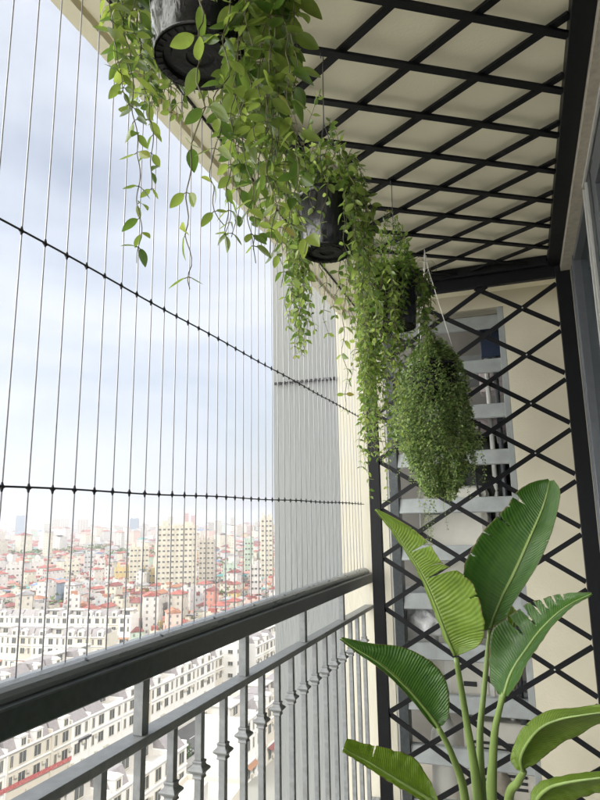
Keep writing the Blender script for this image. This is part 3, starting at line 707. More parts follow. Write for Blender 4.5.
for i in range(70):
    a = R.uniform(0, 2*PI); rr = R.uniform(0.06, 0.185); ze = R.uniform(0.10, 0.36)-0.35*max(0, 0.13-rr)
    q = [H4+Vector((math.cos(a)*rr*0.8, math.sin(a)*rr*0.8, 0.55)), H4+Vector((math.cos(a)*rr*1.02, math.sin(a)*rr*1.02, 0.42)), H4+Vector((math.cos(a)*rr+R.uniform(-.02,.02), math.sin(a)*rr, (ze+0.4)/2)), H4+Vector((math.cos(a)*rr+R.uniform(-.03,.03), math.sin(a)*rr, ze))]
    strand(q, 0.0125, 0.0105, R, M['leafD'], p4, origin=o4, small=True, wratio=0.62, rs=0.0007)
for (x, ye) in ((433, 590), (430, 560), (427, 530), (446, 530), (452, 512), (420, 505), (470, 500), (482, 478)):
    strand(px_path([(x+R.uniform(-8,8), 440), (x+3, 480), (x-2, (480+ye)/2), (x+R.uniform(-3,3), ye)], 2.62), 0.0125, 0.012, R, M['leafD'], p4, origin=o4, small=True, wratio=0.6, rs=0.0007)

# ================================================================== BROAD-LEAVED POT PLANT
BASE = atY(487, 905, 1.72); ZP = BASE.z
pp = empty('potted_plant', (BASE.x, BASE.y, ZF)); tag(pp, 'large potted plant with paddle leaves, some split, standing below the hanging row', 'potted plant')
opp = Vector(pp.location)
b = MB(); h = ZP-ZF-0.03
b.lathe([(0.0,0.0),(0.13,0.0),(0.135,0.01),(0.17,h-0.03),(0.185,h-0.03),(0.187,h),(0.172,h),(0.168,h-0.05)], 48); pt = b.build('pot', M['balu'], pp, smooth=True)
b = MB(); b.lathe([(0.0,h-0.03),(0.169,h-0.045)], 30); b.build('soil', M['soil'], pt)
def stalk(pts, rads):
    P = [Vector(p)-opp for p in pts]; P = spline(P, 24); m = len(rads)-1
    rr = []
    for i in range(24):
        t = i/23*m; k = min(int(t), m-1); rr.append(rads[k]+(rads[k+1]-rads[k])*(t-k))
    b = MB(); b.tube(P, rr, 12); return b.build('stalk', M['stalk'], pp, smooth=True)
def blade(par, st, mat, cuts=(), nT=230, nS=16, bulge=0.012, name='leaf_blade', lab=None):
    """st: list of (mid px, left px, right px, ymid, yleft, yright); cuts: (t, side, depth, width)"""
    Mi = spline([atY(*s[0], s[3]) for s in st], nT); Le = spline([atY(*s[1], s[4]) for s in st], nT); Ri = spline([atY(*s[2], s[5]) for s in st], nT)
    mb = MB(); mb.uv = []
    for i in range(nT):
        t = i/(nT-1)
        for j in range(-nS, nS+1):
            s = abs(j)/nS; E = Le[i] if j < 0 else Ri[i]
            p = Mi[i].lerp(E, s); w = (E-Mi[i]).length
            nrm = (Le[i]-Ri[i]).cross(Mi[min(i+1,nT-1)]-Mi[max(i-1,0)])
            if nrm.length > 1e-9: nrm.normalize()
            p = p+nrm*(math.sin(PI*s)*w*0.10)+nrm*(0.0035*s*noise.noise(Vector((t*16, j*0.15+5, len(st)))))+nrm*(0.0004*s*math.sin(t*95+s*2))
            # ragged edge
            if s > 0.99: p = p+(Mi[i]-p)*(0.02*noise.noise(Vector((t*40, j, 3))))
            mb.v.append(tuple(p-opp)); mb.uv.append((t, j/nS*1.0))
    W = 2*nS+1
    for i in range(nT-1):
        t = (i+0.5)/(nT-1)
        for j in range(W-1):
            s = (j+0.5-nS)/nS; skip = False
            for ct_, side, dep, wd in cuts:
                if (s < 0) == (side < 0) and abs(s) > 1-dep and abs(t-(ct_+0.06*(abs(s)-0.7))) < wd*(0.12+0.95*(abs(s)-(1-dep))/dep): skip = True
            if not skip: mb.f.append((i*W+j, i*W+j+1, (i+1)*W+j+1, (i+1)*W+j)); mb.mi.append(0)
    o = mb.build(name, mat, par, smooth=True)
    sm = o.modifiers.new('thickness', 'SOLIDIFY'); sm.thickness = 0.0008
    # raised midrib
    rb = MB(); n = 40; Mp = [Mi[int(i*(nT-1)/(n-1))]-opp for i in range(n)]
    rb.tube(Mp, [0.0042*(1-0.75*i/(n-1)) for i in range(n)], 8)
    rb.build('midrib', M['stalk'], o, smooth=True) if False else rb.build('midrib', M['stalk'], par, smooth=True)
    if lab: o['label'] = lab
    return o
q4 = lambda x, y: (330+x/2.2222, 470+y/2.2222)
# A : upper left, split, fresh green
s = stalk([BASE+Vector((-0.02,0,0)), atY(478,800,1.70), atY(466,718,1.68), atY(456,658,1.66)], [0.016,0.0125,0.0085,0.0065])
stA = [(q4(277,412), q4(270,405), q4(283,413), 1.66,1.66,1.66), (q4(262,375), q4(252,372), q4(332,388), 1.655,1.67,1.62), (q4(242,322), q4(234,322), q4(342,345), 1.65,1.68,1.58), (q4(222,272), q4(214,272), q4(322,262), 1.645,1.67,1.57),
       (q4(203,232), q4(196,232), q4(280,222), 1.64,1.66,1.57), (q4(185,200), q4(178,200), q4(248,205), 1.635,1.65,1.58), (q4(160,163), q4(154,164), q4(216,160), 1.63,1.645,1.59), (q4(135,126), q4(130,128), q4(176,125), 1.62,1.63,1.60), (q4(101,87), q4(99,89), q4(103,86), 1.61,1.61,1.61)]
blade(s, stA, M['palmlight'], cuts=((0.50,1,0.86,0.022),(0.58,1,0.6,0.016),(0.72,1,0.85,0.012),(0.33,1,0.25,0.005),(0.84,1,0.3,0.006),(0.42,1,0.14,0.004),(0.20,1,0.12,0.004)), lab='fresh green upper left leaf split by deep tears')
# B : big centre leaf
s = stalk([BASE+Vector((0.0,0,0)), atY(482,800,1.72), atY(480,735,1.73), atY(484,690,1.74), atY(489.8,630,1.75)], [0.015,0.0115,0.0085,0.007,0.006])
stB = [(q4(356,352), q4(346,357), q4(362,355), 1.75,1.75,1.75), (q4(368,318), q4(322,330), q4(384,345), 1.75,1.73,1.72), (q4(385,278), q4(297,282), q4(405,300), 1.75,1.72,1.72), (q4(405,240), q4(299,212), q4(436,252), 1.75,1.72,1.72),
       (q4(425,197), q4(324,160), q4(463,208), 1.75,1.72,1.72), (q4(444,153), q4(350,125), q4(485,160), 1.75,1.72,1.73), (q4(460,116), q4(392,82), q4(499,118), 1.755,1.73,1.74), (q4(474,82), q4(412,52), q4(508,78), 1.76,1.74,1.745), (q4(483,50), q4(443,30), q4(511,45), 1.765,1.75,1.75), (q4(488,24), q4(484,19), q4(497,22), 1.77,1.77,1.765)]
blade(s, stB, M['palm'], cuts=((0.60,-1,0.55,0.006),(0.745,-1,0.42,0.018),(0.5,-1,0.30,0.004),(0.66,-1,0.16,0.004),(0.37,-1,0.10,0.004),(0.55,1,0.25,0.003)), lab='largest upright deep green leaf in the centre')
# C : right of centre, folded, torn upper edge
s = stalk([BASE+Vector((0.02,0,0)), atY(492,800,1.68), atY(494,740,1.66), atY(498,715,1.65), atY(504,693,1.64)], [0.015,0.012,0.009,0.0075,0.006])
stC = [(q4(386,502), q4(372,497), q4(394,503), 1.64,1.65,1.63), (q4(398,462), q4(356,465), q4(418,470), 1.64,1.70,1.60), (q4(414,430), q4(354,415), q4(432,436), 1.64,1.72,1.59), (q4(436,398), q4(362,352), q4(455,404), 1.64,1.72,1.59), (q4(462,362), q4(400,322), q4(480,366), 1.64,1.71,1.60),
       (q4(490,332), q4(440,296), q4(504,336), 1.64,1.69,1.61), (q4(518,308), q4(484,282), q4(528,312), 1.64,1.68,1.62), (q4(548,290), q4(524,274), q4(556,293), 1.64,1.66,1.63), (q4(582,275), q4(580,272), q4(584,277), 1.64,1.64,1.64)]
blade(s, stC, M['palm'], cuts=((0.46,-1,0.7,0.014),(0.56,-1,0.75,0.012),(0.63,-1,0.6,0.008),(0.69,-1,0.6,0.011),(0.76,-1,0.6,0.009),(0.83,-1,0.5,0.009)), lab='dark folded leaf on the right with a toothed torn edge')
# small fresh leaf between B and C
s = stalk([BASE+Vector((0.01,0.03,0)), atY(490,780,1.80), atY(504,680,1.84), atY(512,640,1.84)], [0.012,0.009,0.005,0.003])
stS = [(q4(404,352),q4(398,352),q4(410,350),1.84,1.84,1.84),(q4(408,335),q4(396,336),q4(420,335),1.84,1.83,1.83),(q4(405,316),q4(394,314),q4(417,318),1.84,1.83,1.83),(q4(402,302),q4(400,302),q4(405,302),1.84,1.84,1.84)]
blade(s, stS, M['palmlight'], lab='small yellow-green leaf behind the dark folded one', nT=60)
# D : left-lower, drooping
s = stalk([BASE+Vector((-0.04,-0.01,0)), atY(465,800,1.66), atY(452,755,1.60), atY(438,727,1.56)], [0.014,0.0105,0.0075,0.006])
stD = [(q4(242,572), q4(236,576), q4(250,568), 1.56,1.56,1.56), (q4(222,545), q4(214,552), q4(264,545), 1.55,1.54,1.56), (q4(198,515), q4(190,521), q4(262,483), 1.54,1.53,1.57), (q4(168,482), q4(160,488), q4(240,440), 1.53,1.52,1.57), (q4(134,450), q4(128,456), q4(204,412), 1.52,1.51,1.56), (q4(98,422), q4(93,428), q4(156,392), 1.51,1.50,1.55), (q4(58,398), q4(55,403), q4(95,386), 1.50,1.495,1.52), (q4(24,374), q4(22,376), q4(27,372), 1.49,1.49,1.49)]
blade(s, stD, M['palm'], cuts=((0.08,1,0.3,0.01),), lab='drooping leaf pointing left toward the railing')
# E : bottom left
s = stalk([BASE+Vector((-0.05,-0.03,0)), atY(462,835,1.55), atY(450,818,1.48), atY(437,803,1.44)], [0.014,0.0105,0.0085,0.006])
stE = [(q4(235,740), q4(228,748), q4(240,732), 1.44,1.44,1.44), (q4(205,722), q4(196,730), q4(222,690), 1.43,1.42,1.47), (q4(165,698), q4(158,708), q4(190,642), 1.42,1.41,1.48), (q4(125,673), q4(118,684), q4(152,625), 1.41,1.40,1.47), (q4(88,650), q4(82,660), q4(108,614), 1.40,1.39,1.45), (q4(55,633), q4(50,640), q4(72,606), 1.39,1.38,1.43), (q4(30,618), q4(28,626), q4(38,596), 1.38,1.375,1.40)]
blade(s, stE, M['palmlight'], cuts=((0.68,1,0.55,0.008),), lab='short broad leaf at the lower left with a pale tear')
# F : right, rolled
s = stalk([BASE+Vector((0.05,0,0)), atY(508,805,1.62), atY(518,782,1.58), atY(524,771,1.56)], [0.013,0.010,0.0085,0.007])
stF = [(q4(428,670), q4(418,668), q4(434,664), 1.56,1.56,1.56), (q4(424,640), q4(401,645), q4(458,652), 1.54,1.57,1.56), (q4(440,605), q4(408,612), q4(490,626), 1.52,1.57,1.56), (q4(470,572), q4(432,568), q4(520,604), 1.50,1.57,1.55), (q4(512,554), q4(484,535), q4(554,590), 1.48,1.55,1.53), (q4(560,545), q4(545,528), q4(588,568), 1.46,1.52,1.50), (q4(615,538), q4(608,520), q4(632,556), 1.44,1.48,1.47), (q4(680,535), q4(678,530), q4(684,538), 1.42,1.42,1.42)]
blade(s, stF, M['palmlight'], cuts=((0.42,-1,0.3,0.006),), lab='rolled leaf reaching right across the trellis')
# G : bottom right
s = stalk([BASE+Vector((0.05,-0.03,0)), atY(522,835,1.50), atY(530,815,1.45), atY(535,804,1.42)], [0.013,0.010,0.0085,0.006])
stG = [(q4(455,748), q4(444,745), q4(462,752), 1.42,1.42,1.42), (q4(465,725), q4(446,718), q4(500,748), 1.40,1.43,1.42), (q4(490,705), q4(465,694), q4(540,735), 1.38,1.43,1.42), (q4(530,694), q4(512,680), q4(580,722), 1.36,1.41,1.40), (q4(585,686), q4(572,671), q4(625,712), 1.34,1.38,1.37), (q4(650,680), q4(645,668), q4(680,700), 1.32,1.35,1.34), (q4(720,680), q4(718,676), q4(724,684), 1.30,1.30,1.30)]
blade(s, stG, M['palmlight'], cuts=((0.3,-1,0.35,0.006),), lab='lowest right leaf cut by the bottom corner of the picture')

# ================================================================== THE CITY BELOW
G = -64.0
FAR = 9000
b = MB(); b.add([(-FAR,-300,G),(1500,-300,G),(1500,FAR,G),(-FAR,FAR,G)], [(0,1,2,3)]); tag(b.build('ground', M['ground']), kind='structure')
def sheet(name, pts, z, mat):
    b = MB(); b.add([(x, y, z) for x, y in pts], [tuple(range(len(pts)))]); tag(b.build(name, mat), kind='structure')
b = MB()
for q in (((-107.5,20),(-107.5,330),(-92.5,330),(-92.5,20)), ((-60,20),(-60,330),(-50,330),(-50,20)), ((-320,226),(-320,236),(-107.4,236),(-107.4,226)), ((-92.4,212),(-92.4,222),(-60.1,222),(-60.1,212))):
    b.add([(x, y, G+0.02) for x, y in q[::-1]], [(0,1,2,3)])
tag(b.build('street', M['asphalt']), kind='structure')
b = MB()
for a, c in (((-110.9,20),(-107.6,225)), ((-92.4,20),(-89.2,211)), ((-110.9,237),(-107.6,330))):
    b.box((a[0],a[1],G), (c[0],c[1],G+0.14))
tag(b.build('pavement', M['paving']), kind='structure')
b = MB(); yy = 24
while yy < 325:
    b.add([(-100.1,yy,G+.026),(-99.9,yy,G+.026),(-99.9,yy+3,G+.026),(-100.1,yy+3,G+.026)], [(0,1,2,3)]); yy += 7
tag(b.build('road_marking', M['white']), kind='structure')

def window_mesh(w, h, arch=False):
    b = MB(); f = 0.16
    b.box((-w/2-f,-0.14,-h/2-f),(w/2+f,0.0,-h/2),0); b.box((-w/2-f,-0.14,h/2),(w/2+f,0.0,h/2+f),0)
    b.box((-w/2-f,-0.12,-h/2+.002),(-w/2,0.0,h/2-.002),0); b.box((w/2,-0.12,-h/2+.002),(w/2+f,0.0,h/2-.002),0)
    b.box((-w/2,-0.035,-h/2),(w/2,-0.006,h/2),1)
    b.box((-0.04,-0.06,-h/2),(0.04,-0.036,h/2),0)
    return b
def town_proto(mirror=False, wallm='tw', seed=0, rooftype=0):
    R = random.Random(seed)
    r = empty('terraced_house', (0,0,0)); sx = -1 if mirror else 1
    W, D, H = 7.0, 13.0, 14.6
    X = lambda x: (W-x) if mirror else x
    b = MB(); b.box((0.0,0,0),(W,D,H)); b.box((0.0,0.0,H+.003),(0.25,D,H+1.0)); b.box((W-.25,0.0,H+.003),(W-.002,D,H+1.0)); b.box((.252,D-.25,H+.003),(W-.252,D,H+1.0))
    # projecting pier between units
    x0, x1 = sorted((X(W-0.35), X(W-0.02))); b.box((x0,-0.35,0),(x1,-0.003,H-.3))
    b.build('wall', M[wallm], r)
    for zc in (4.3, 10.6, 14.5):
        c = MB(); c.box((0.01,-0.45 if zc > 14 else -0.28,zc),(W-.01,-0.004,zc+0.32)); c.build('cornice', M['tw'], r)
    wb = None
    for k, zc in enumerate((2.2, 8.4, 12.6)):
        for (xx, ww) in ((2.3, 2.1), (5.55, 0.85)):
            h = 2.4 if k else 2.9
            o = window_mesh(ww, h).build('window', [M['winf'], M['win']], r); o.location = (X(xx), 0, zc)
    # top storey: mansard with dormer, open roof terrace, or set-back pavilion
    if rooftype == 0:
        m = MB(); y0 = 0.6; H2 = H+3.0
        vs = [(0.27,y0,H+.003),(W-.27,y0,H+.003),(W-.27,y0+1.5,H2),(0.27,y0+1.5,H2),(0.27,D*0.55,H+.003),(W-.27,D*0.55,H+.003),(W-.27,D*0.55,H2),(0.27,D*0.55,H2)]
        m.add(vs, [(0,1,2,3),(3,2,6,7),(0,3,7,4),(1,5,6,2),(4,7,6,5)]); rf = m.build('roof', M['mans'], r)
        d = MB(); x = X(2.4); d.box((x-1.25,-0.1,H+.01),(x+1.25,2.2,H+2.4)); d.add([(x-1.45,-0.3,H+2.41),(x+1.45,-0.3,H+2.41),(x,-0.3,H+3.2),(x-1.45,2.4,H+2.41),(x+1.45,2.4,H+2.41),(x,2.4,H+3.2)], [(0,1,2),(0,2,5,3),(1,4,5,2),(3,5,4),(0,3,4,1)])
        dm = d.build('dormer', M['tw'], rf); o = window_mesh(1.3, 1.5).build('window', [M['winf'], M['win']], r); o.location = (x,-0.1,H+1.25)

    elif rooftype == 1:
        m = MB(); m.box((.26,.26,H+.003),(W-.26,D-.26,H+.12)); m.box((.3,4.2,H+.13),(W-.3,9.5,H+3.0)); m.box((.0,3.6,H+3.01),(W-.0,9.9,H+3.25)); m.build('roof', M['flat'], r)
        m = MB(); m.box((.26,-.02,H+.13),(W-.26,.1,H+1.05)); m.build('parapet', M['tw'], r)
        o = window_mesh(2.6, 2.0).build('window', [M['winf'], M['win']], r); o.location = (W/2, 4.2, H+1.5)
    else:
        m = MB(); y0 = 0.3; H2 = H+3.4
        vs = [(0.27,y0,H+.003),(W-.27,y0,H+.003),(W-.27,y0+3.4,H2),(0.27,y0+3.4,H2),(0.27,y0+7,H+.003),(W-.27,y0+7,H+.003)]
        m.add(vs, [(0,1,2,3),(3,2,5,4),(0,3,4),(1,5,2)]); m.build('roof', M['mans'], r)
    t = MB(); t.box((1.2,D*0.62,H+.003),(4.2,D*0.62+3,H+2.6)); t.build('stair_head', M['tw2'], r)
    c = MB(); c.lathe([(0.0,0),(0.75,0),(0.75,1.5),(0.0,1.7)], 12, (5.4,D*0.8,H+.003)); c.build('water_tank', M['alulight'], r)
    for q in range(2+seed % 3):
        x, z = R.choice([(0.55,9.2),(4.3,9.4),(0.55,5.2),(4.35,5.1),(4.4,1.0)]), 0
        c = MB(); c.box((X(x[0])-.42,-.55,x[1]-.35),(X(x[0])+.42,-.16,x[1]+.35)); 
        if not any(k_.name.startswith('air_conditioner') and abs(k_['q']-x[1]*10-x[0]) < .5 for k_ in r.children): ao = c.build('air_conditioner', M['winf'], r); ao['q'] = x[1]*10+x[0]
    if seed % 2: c = MB(); c.add([(.5,-1.5,3.5),(W-.6,-1.5,3.5),(W-.6,-.3,4.1),(.5,-.3,4.1),(.5,-1.5,3.58),(W-.6,-1.5,3.58),(W-.6,-.3,4.18),(.5,-.3,4.18)], [(0,3,2,1),(4,5,6,7),(0,1,5,4),(1,2,6,5),(2,3,7,6),(3,0,4,7)]); c.build('awning', M[['r_grey','r_maroon','brown','r_teal'][seed//2 % 4]], r)
    return r
protos = [town_proto(False, 'tw', 1), town_proto(True, 'tw', 2), town_proto(False, 'tw2', 3), town_proto(True, 'tw2', 4), town_proto(False, 'tw', 5, 1), town_proto(True, 'tw', 6, 1), town_proto(False, 'tw', 7, 2), town_proto(True, 'tw', 8, 2)]
used = [False]*8; VR = random.Random(3)
ORD = 'first second third fourth fifth sixth seventh eighth ninth tenth eleventh twelfth thirteenth fourteenth fifteenth sixteenth seventeenth eighteenth nineteenth twentieth twenty-first twenty-second twenty-third twenty-fourth twenty-fifth twenty-sixth twenty-seventh twenty-eighth'.split()
def place_row(x, y, ang, n, rowname, start=0, step=7.0, wallidx=0, rot=0.0):
    """row starts at (x,y) and runs along direction ang; the front faces right-hand side of it"""
    px, py, a = x, y, ang
    for i in range(n):
        k = (i % 2)+2*VR.choice([0,0,0,1,1,2,2,3])
        if used[k]: o = copy_tree(protos[k])
        else: o = protos[k]; used[k] = True
        o.location = (px, py, G+0.0); o.rotation_euler = (0, 0, a); a2 = a+rot
        tag(o, 'white terraced house, %s from the near end of %s' % (ORD[i+start], rowname), 'terraced house', 'terraced houses in rows below the balcony')
        px += math.cos(a)*step; py += math.sin(a)*step; a = a2
place_row(-111, 68, PI/2, 22, 'the long front row')
place_row(-105.5, 240, PI/2, 9, 'the row past the side street')
place_row(-160, 150, PI/2, 9, 'the second row', wallidx=0)
place_row(-262, 232, 0.0, 12, 'the cross row', rot=0.02)
place_row(-292, 278, 0.12, 13, 'the farther cross row', rot=0.012)
place_row(-206, 140, PI/2-0.06, 10, 'the third row', rot=0.02)
place_row(-262, 150, PI/2, 9, 'the fourth row', wallidx=2)
place_row(-76, 78, PI/2, 8, 'the nearest row', wallidx=2)
place_row(-70, 152, PI/2, 8, 'the nearest far row')

# red banner on the front row and gold shop sign
b = MB(); b.bar((-110.65, 112, G+7.7), (-110.65, 138, G+7.0), 1.0, 0.05, (1,0,0)); tag(b.build('banner', M['red']), 'long red banner strung along the front row of white houses', 'banner')
b = MB(); b.box((-110.70, 140.5, G+9.7), (-110.62, 145.5, G+10.3)); tag(b.build('shop_sign', M['dark']), 'dark sign strip above a window of the front row', 'sign')

# corner building closing the row (three window columns toward the balcony)
PAL = [0]
def block(loc, w, d, h, wallm, rows, cols, rz=0, side=True, label='', name='apartment_block', roofm='flat', winw=1.5, winh=1.6, group=None, dome=False):
    winw *= 1.25; winh *= 0.85
    r = empty(name, loc, rz); tag(r, label, 'apartment block' if name == 'apartment_block' else 'building', group)
    b = MB(); b.box((0,0,0),(w,d,h)); b.box((0,0,h+.01),(w,0.4,h+1.1)); b.box((0,d-.4,h+.01),(w,d,h+1.1)); b.box((0,.41,h+.01),(.4,d-.41,h+1.1)); b.box((w-.4,.41,h+.01),(w,d-.41,h+1.1))
    b.build('wall', M[wallm], r)
    b = MB(); b.box((.41,.41,h+.01),(w-.41,d-.41,h+.2)); b.box((w*.3,d*.3,h+.21),(w*.6,d*.7,h+3.2)); b.build('roof', M[roofm], r)
    fh = h/rows
    if h > 22:
        for j in range(cols+1):
            if j % 2 == 0:
                x = min(max(j*w/cols, .36), w-.36); b = MB(); b.box((x-.35,-.7,0),(x+.35,-.003,h+1.6)); b.build('pilaster', M[wallm], r)
        b = MB(); b.box((w*.12,d*.15,h+.21),(w*.26,d*.5,h+5.2)); b.box((w*.66,d*.2,h+.21),(w*.9,d*.8,h+4.1)); b.lathe([(0,0),(1.1,0),(1.1,2),(0,2.3)],10,(w*.5,d*.2,h+.21)); b.build('plant_room', M[wallm], r)
    if rows*cols <= 60:
        pm = window_mesh(winw, winh); me = None
        for i in range(rows):
            for j in range(cols):
                if me is None: o = pm.build('window', [M['winf'], M['win']], r); me = o
                else: o = me.copy(); COL.objects.link(o)
                o.location = ((j+.5)*w/cols, 0, (i+.55)*fh)
        if side:
            for i in range(rows):
                for j in range(max(1, min(4, int(d/4)))):
                    if len(r.children) > 95: break
                    o = me.copy(); COL.objects.link(o); o.location = (w, (j+.5)*d/max(1, min(4, int(d/4))), (i+.55)*fh); o.rotation_euler = (0,0,PI/2)
    else:
        pm = window_mesh(winw, winh); me = None; cnt = 0; rest = MB()
        for i in range(rows-1, -1, -1):
            for j in range(cols):
                x, z = (j+.5)*w/cols, (i+.55)*fh
                if cnt < 92:
                    if me is None: o = pm.build('window', [M['winf'], M['win']], r); me = o
                    else: o = me.copy(); COL.objects.link(o)
                    o.location = (x, 0, z); cnt += 1
                else: rest.box((x-winw/2,-0.08,z-winh/2),(x+winw/2,-.003,z+winh/2))
            nd = max(2, int(d/4.5))
            for j in range(nd):
                y = (j+.5)*d/nd; z = (i+.55)*fh; rest.box((w+.003,y-winw/2,z-winh/2),(w+.08,y+winw/2,z+winh/2))
        o = rest.build('window_field', M['cwin'], r); o['kind'] = 'stuff'
    if dome:
        b = MB(); R_ = min(w,d)*0.42; b.lathe([(R_*math.cos(PI/2*i/8), R_*0.7*math.sin(PI/2*i/8)) for i in range(9)], 24, (w/2,d/2,h+.2)); b.build('dome', M['flat'], r, smooth=True)
    return r
block((-122, 226, G), 14.5, 12, 17, 'tw', 4, 3, 0, True, 'white corner building with three window columns closing the front row', name='corner_building')
block((-66, 96, G), 13, 26, 12.5, 'tw2', 3, 3, 0.12, True, 'cream building with flat roof seen between the nearest balusters', name='corner_building')

# cars
def car(loc, rz, mat, label):
    r = empty('parked_car', loc, rz); tag(r, label, 'car', 'cars parked along the street')
    b = MB()
    sec = [(-2.1,0.35),(-2.15,0.75),(-1.9,0.92),(-1.1,0.98),(-0.5,1.42),(0.9,1.45),(1.55,1.0),(2.1,0.92),(2.15,0.4)]
    for y in (-0.85, 0.85): b.v += [(x, y*(0.86 if z > 1.2 else 1), z) for x, z in sec]
    n = len(sec); b.f += [tuple(range(n)), tuple(range(2*n-1, n-1, -1))]+[(i, n+i, n+(i+1)%n, (i+1)%n) for i in range(n)]; b.mi = [0]*len(b.f)
    b.build('body', mat, r)
    b = MB(); b.box((-0.75,-0.872,1.0),(1.15,0.872,1.33)); b.build('window', M['win'], r)
    for x in (-1.35, 1.35):
        for y in (-0.84, 0.84):
            b = MB(); b.tube([(x,y-.1,0.32),(x,y+.1,0.32)], 0.32, 14); b.build('wheel', M['dark'], r)
M['carw'] = simple('car_white', (0.7,0.7,0.7), 0.25, coat=0.5); M['carg'] = simple('car_grey', (0.2,0.21,0.23), 0.25, coat=0.5); M['carb'] = simple('car_blue', (0.12,0.2,0.35), 0.25, coat=0.5)
for i, (x, y, m, c) in enumerate(((-106.3,96,'carw','white'),(-106.3,119,'carg','grey'),(-106.3,150,'carw','white'),(-106.3,171,'carb','blue'),(-93.8,108,'carg','grey'),(-93.8,131,'carb','blue'),(-93.8,139,'carw','white'),(-93.8,166,'carw','white'),(-106.3,200,'carg','grey'),(-93.8,190,'carb','blue'))):
    car((x, y, G+.02), PI/2, M[m], '%s car at the %s kerb, %s along the street from the near end' % (c, 'far' if x < -100 else 'near', ORD[i % 5]))

# trees
def tree(x, y, h, seed, label, nm='tree', n=900, grp='trees among the houses'):
    R = random.Random(seed); r = empty(nm, (x, y, G)); tag(r, label, 'tree', grp)
    b = MB(); b.tube([(0,0,0),(0.1,0.05,h*0.3),(0,0.1,h*0.6)], [h*0.03,h*0.022,h*0.012], 8)
    for k in range(5):
        a = k*1.3; b.tube([(0.05,0.05,h*0.35),(math.cos(a)*h*.2,math.sin(a)*h*.2,h*0.65)], [h*0.014,h*0.006], 5)
    b.build('trunk', M['trunk'], r)
    b = MB(); cl = [(Vector((R.gauss(0,h*.16),R.gauss(0,h*.16),h*R.uniform(.45,.85))), h*R.uniform(.12,.22)) for _ in range(11)]
    for i in range(n):
        c, rr = R.choice(cl); d = Vector((R.gauss(0,1),R.gauss(0,1),R.gauss(0,1))).normalized(); p = c+d*rr*R.random()**.4
        leaf(b, p, d+Vector((R.uniform(-.6,.6),)*3), Vector((R.uniform(-1,1),R.uniform(-1,1),1)), h*0.06, h*0.045, R, 0, True)
    b.build('crown', M['fol'], r); return r
for i, (x, y, h, l) in enumerate(((-88,104,8,'bright green street tree by the nearest houses beyond the left balusters'),(-90.5,122,6.5,'small street tree along the near pavement between balusters'),(-90.6,158,7,'round street tree farther along the near pavement'),
     (-196,262,9,'leafy tree in the yard between the cross rows'),(-216,268,8,'second leafy tree in the yard between the cross rows'),(-236,226,7,'tree on a terrace in front of the cross row'),(-330,352,13,'tall tree where terraces meet the red roofs'),(-352,362,12,'wide tree left of the tall one among red roofs'),(-300,380,11,'tree between orange roofs behind the last terrace'))):
    tree(x, y, h, 50+i, l)

# landmark blocks from their place in the view
def px_block(px, ptop, pbase, wpx, wall, label, rows, cols, depth=None, rz=0.25, dome=False, grp=None, ww=1.5, wh=1.6):
    P = atZ(px, pbase, G); Dst = math.hypot(P.x, P.y)
    q = ray(px, ptop); H = q.z*Dst/math.hypot(q.x, q.y)-G
    a = ray(px-wpx/2, pbase); c = ray(px+wpx/2, pbase)
    az = math.atan2(a.x, a.y)-math.atan2(c.x, c.y); W = abs(az)*Dst
    rot = math.atan2(-P.x, P.y)+rz-0.2
    W *= 0.92
    d = depth or W*0.6
    ux = Vector((math.cos(rot), math.sin(rot), 0))
    o = Vector((P.x, P.y, G))-ux*W/2
    LAND.append((px, pbase, label, P.x, P.y, max(W, d)*0.8))
    s = 1.0 if Dst < 1000 else Dst/1000
    return block(o, W, d, H, 'w_'+wall, rows, cols, rot, True, label, winw=ww*s**0.5, winh=wh*s**0.5, group=grp, dome=dome)
LAND = []
px_block(176, 527, 603, 44, 'cream', 'large cream apartment block with rows of small windows in the middle distance', 14, 9, rz=0.30)
px_block(206, 541, 596, 17, 'beige', 'beige block with balconies just right of the large cream block', 11, 4, rz=0.1)
px_block(138, 548, 596, 21, 'cream', 'round-topped cream block left of the large cream block', 9, 5, dome=True)
px_block(124, 569, 596, 22, 'yellow', 'bright yellow low block left of the large cream block', 4, 5)
px_block(147, 573, 600, 18, 'yellow', 'ochre low block touching the large cream block', 4, 4, rz=0.0)
px_block(267, 519, 598, 13, 'cream', 'tall narrow cream tower beside the grey pier', 16, 3)
px_block(249, 541, 590, 10, 'pale green', 'narrow pale green block left of the tower by the pier', 9, 3)
px_block(88, 555, 585, 11, 'pale grey', 'grey slab with dark balconies in the left half', 6, 3)
px_block(70, 563, 592, 18, 'cream', 'plain cream slab between two cables in the left half', 5, 4)
px_block(14, 566, 592, 20, 'white', 'white slab at the far left below the tree belt', 4, 4)
px_block(36, 564, 590, 16, 'white', 'white slab second from the left below the tree belt', 4, 3)
px_block(100, 562, 590, 9, 'white', 'slim white block right of the grey slab', 6, 2)
px_block(230, 566, 600, 15, 'pale green', 'pale green low block right of the beige balconied block', 5, 3)
px_block(256, 566, 612, 12, 'white', 'white block low beside the grey pier', 7, 3)
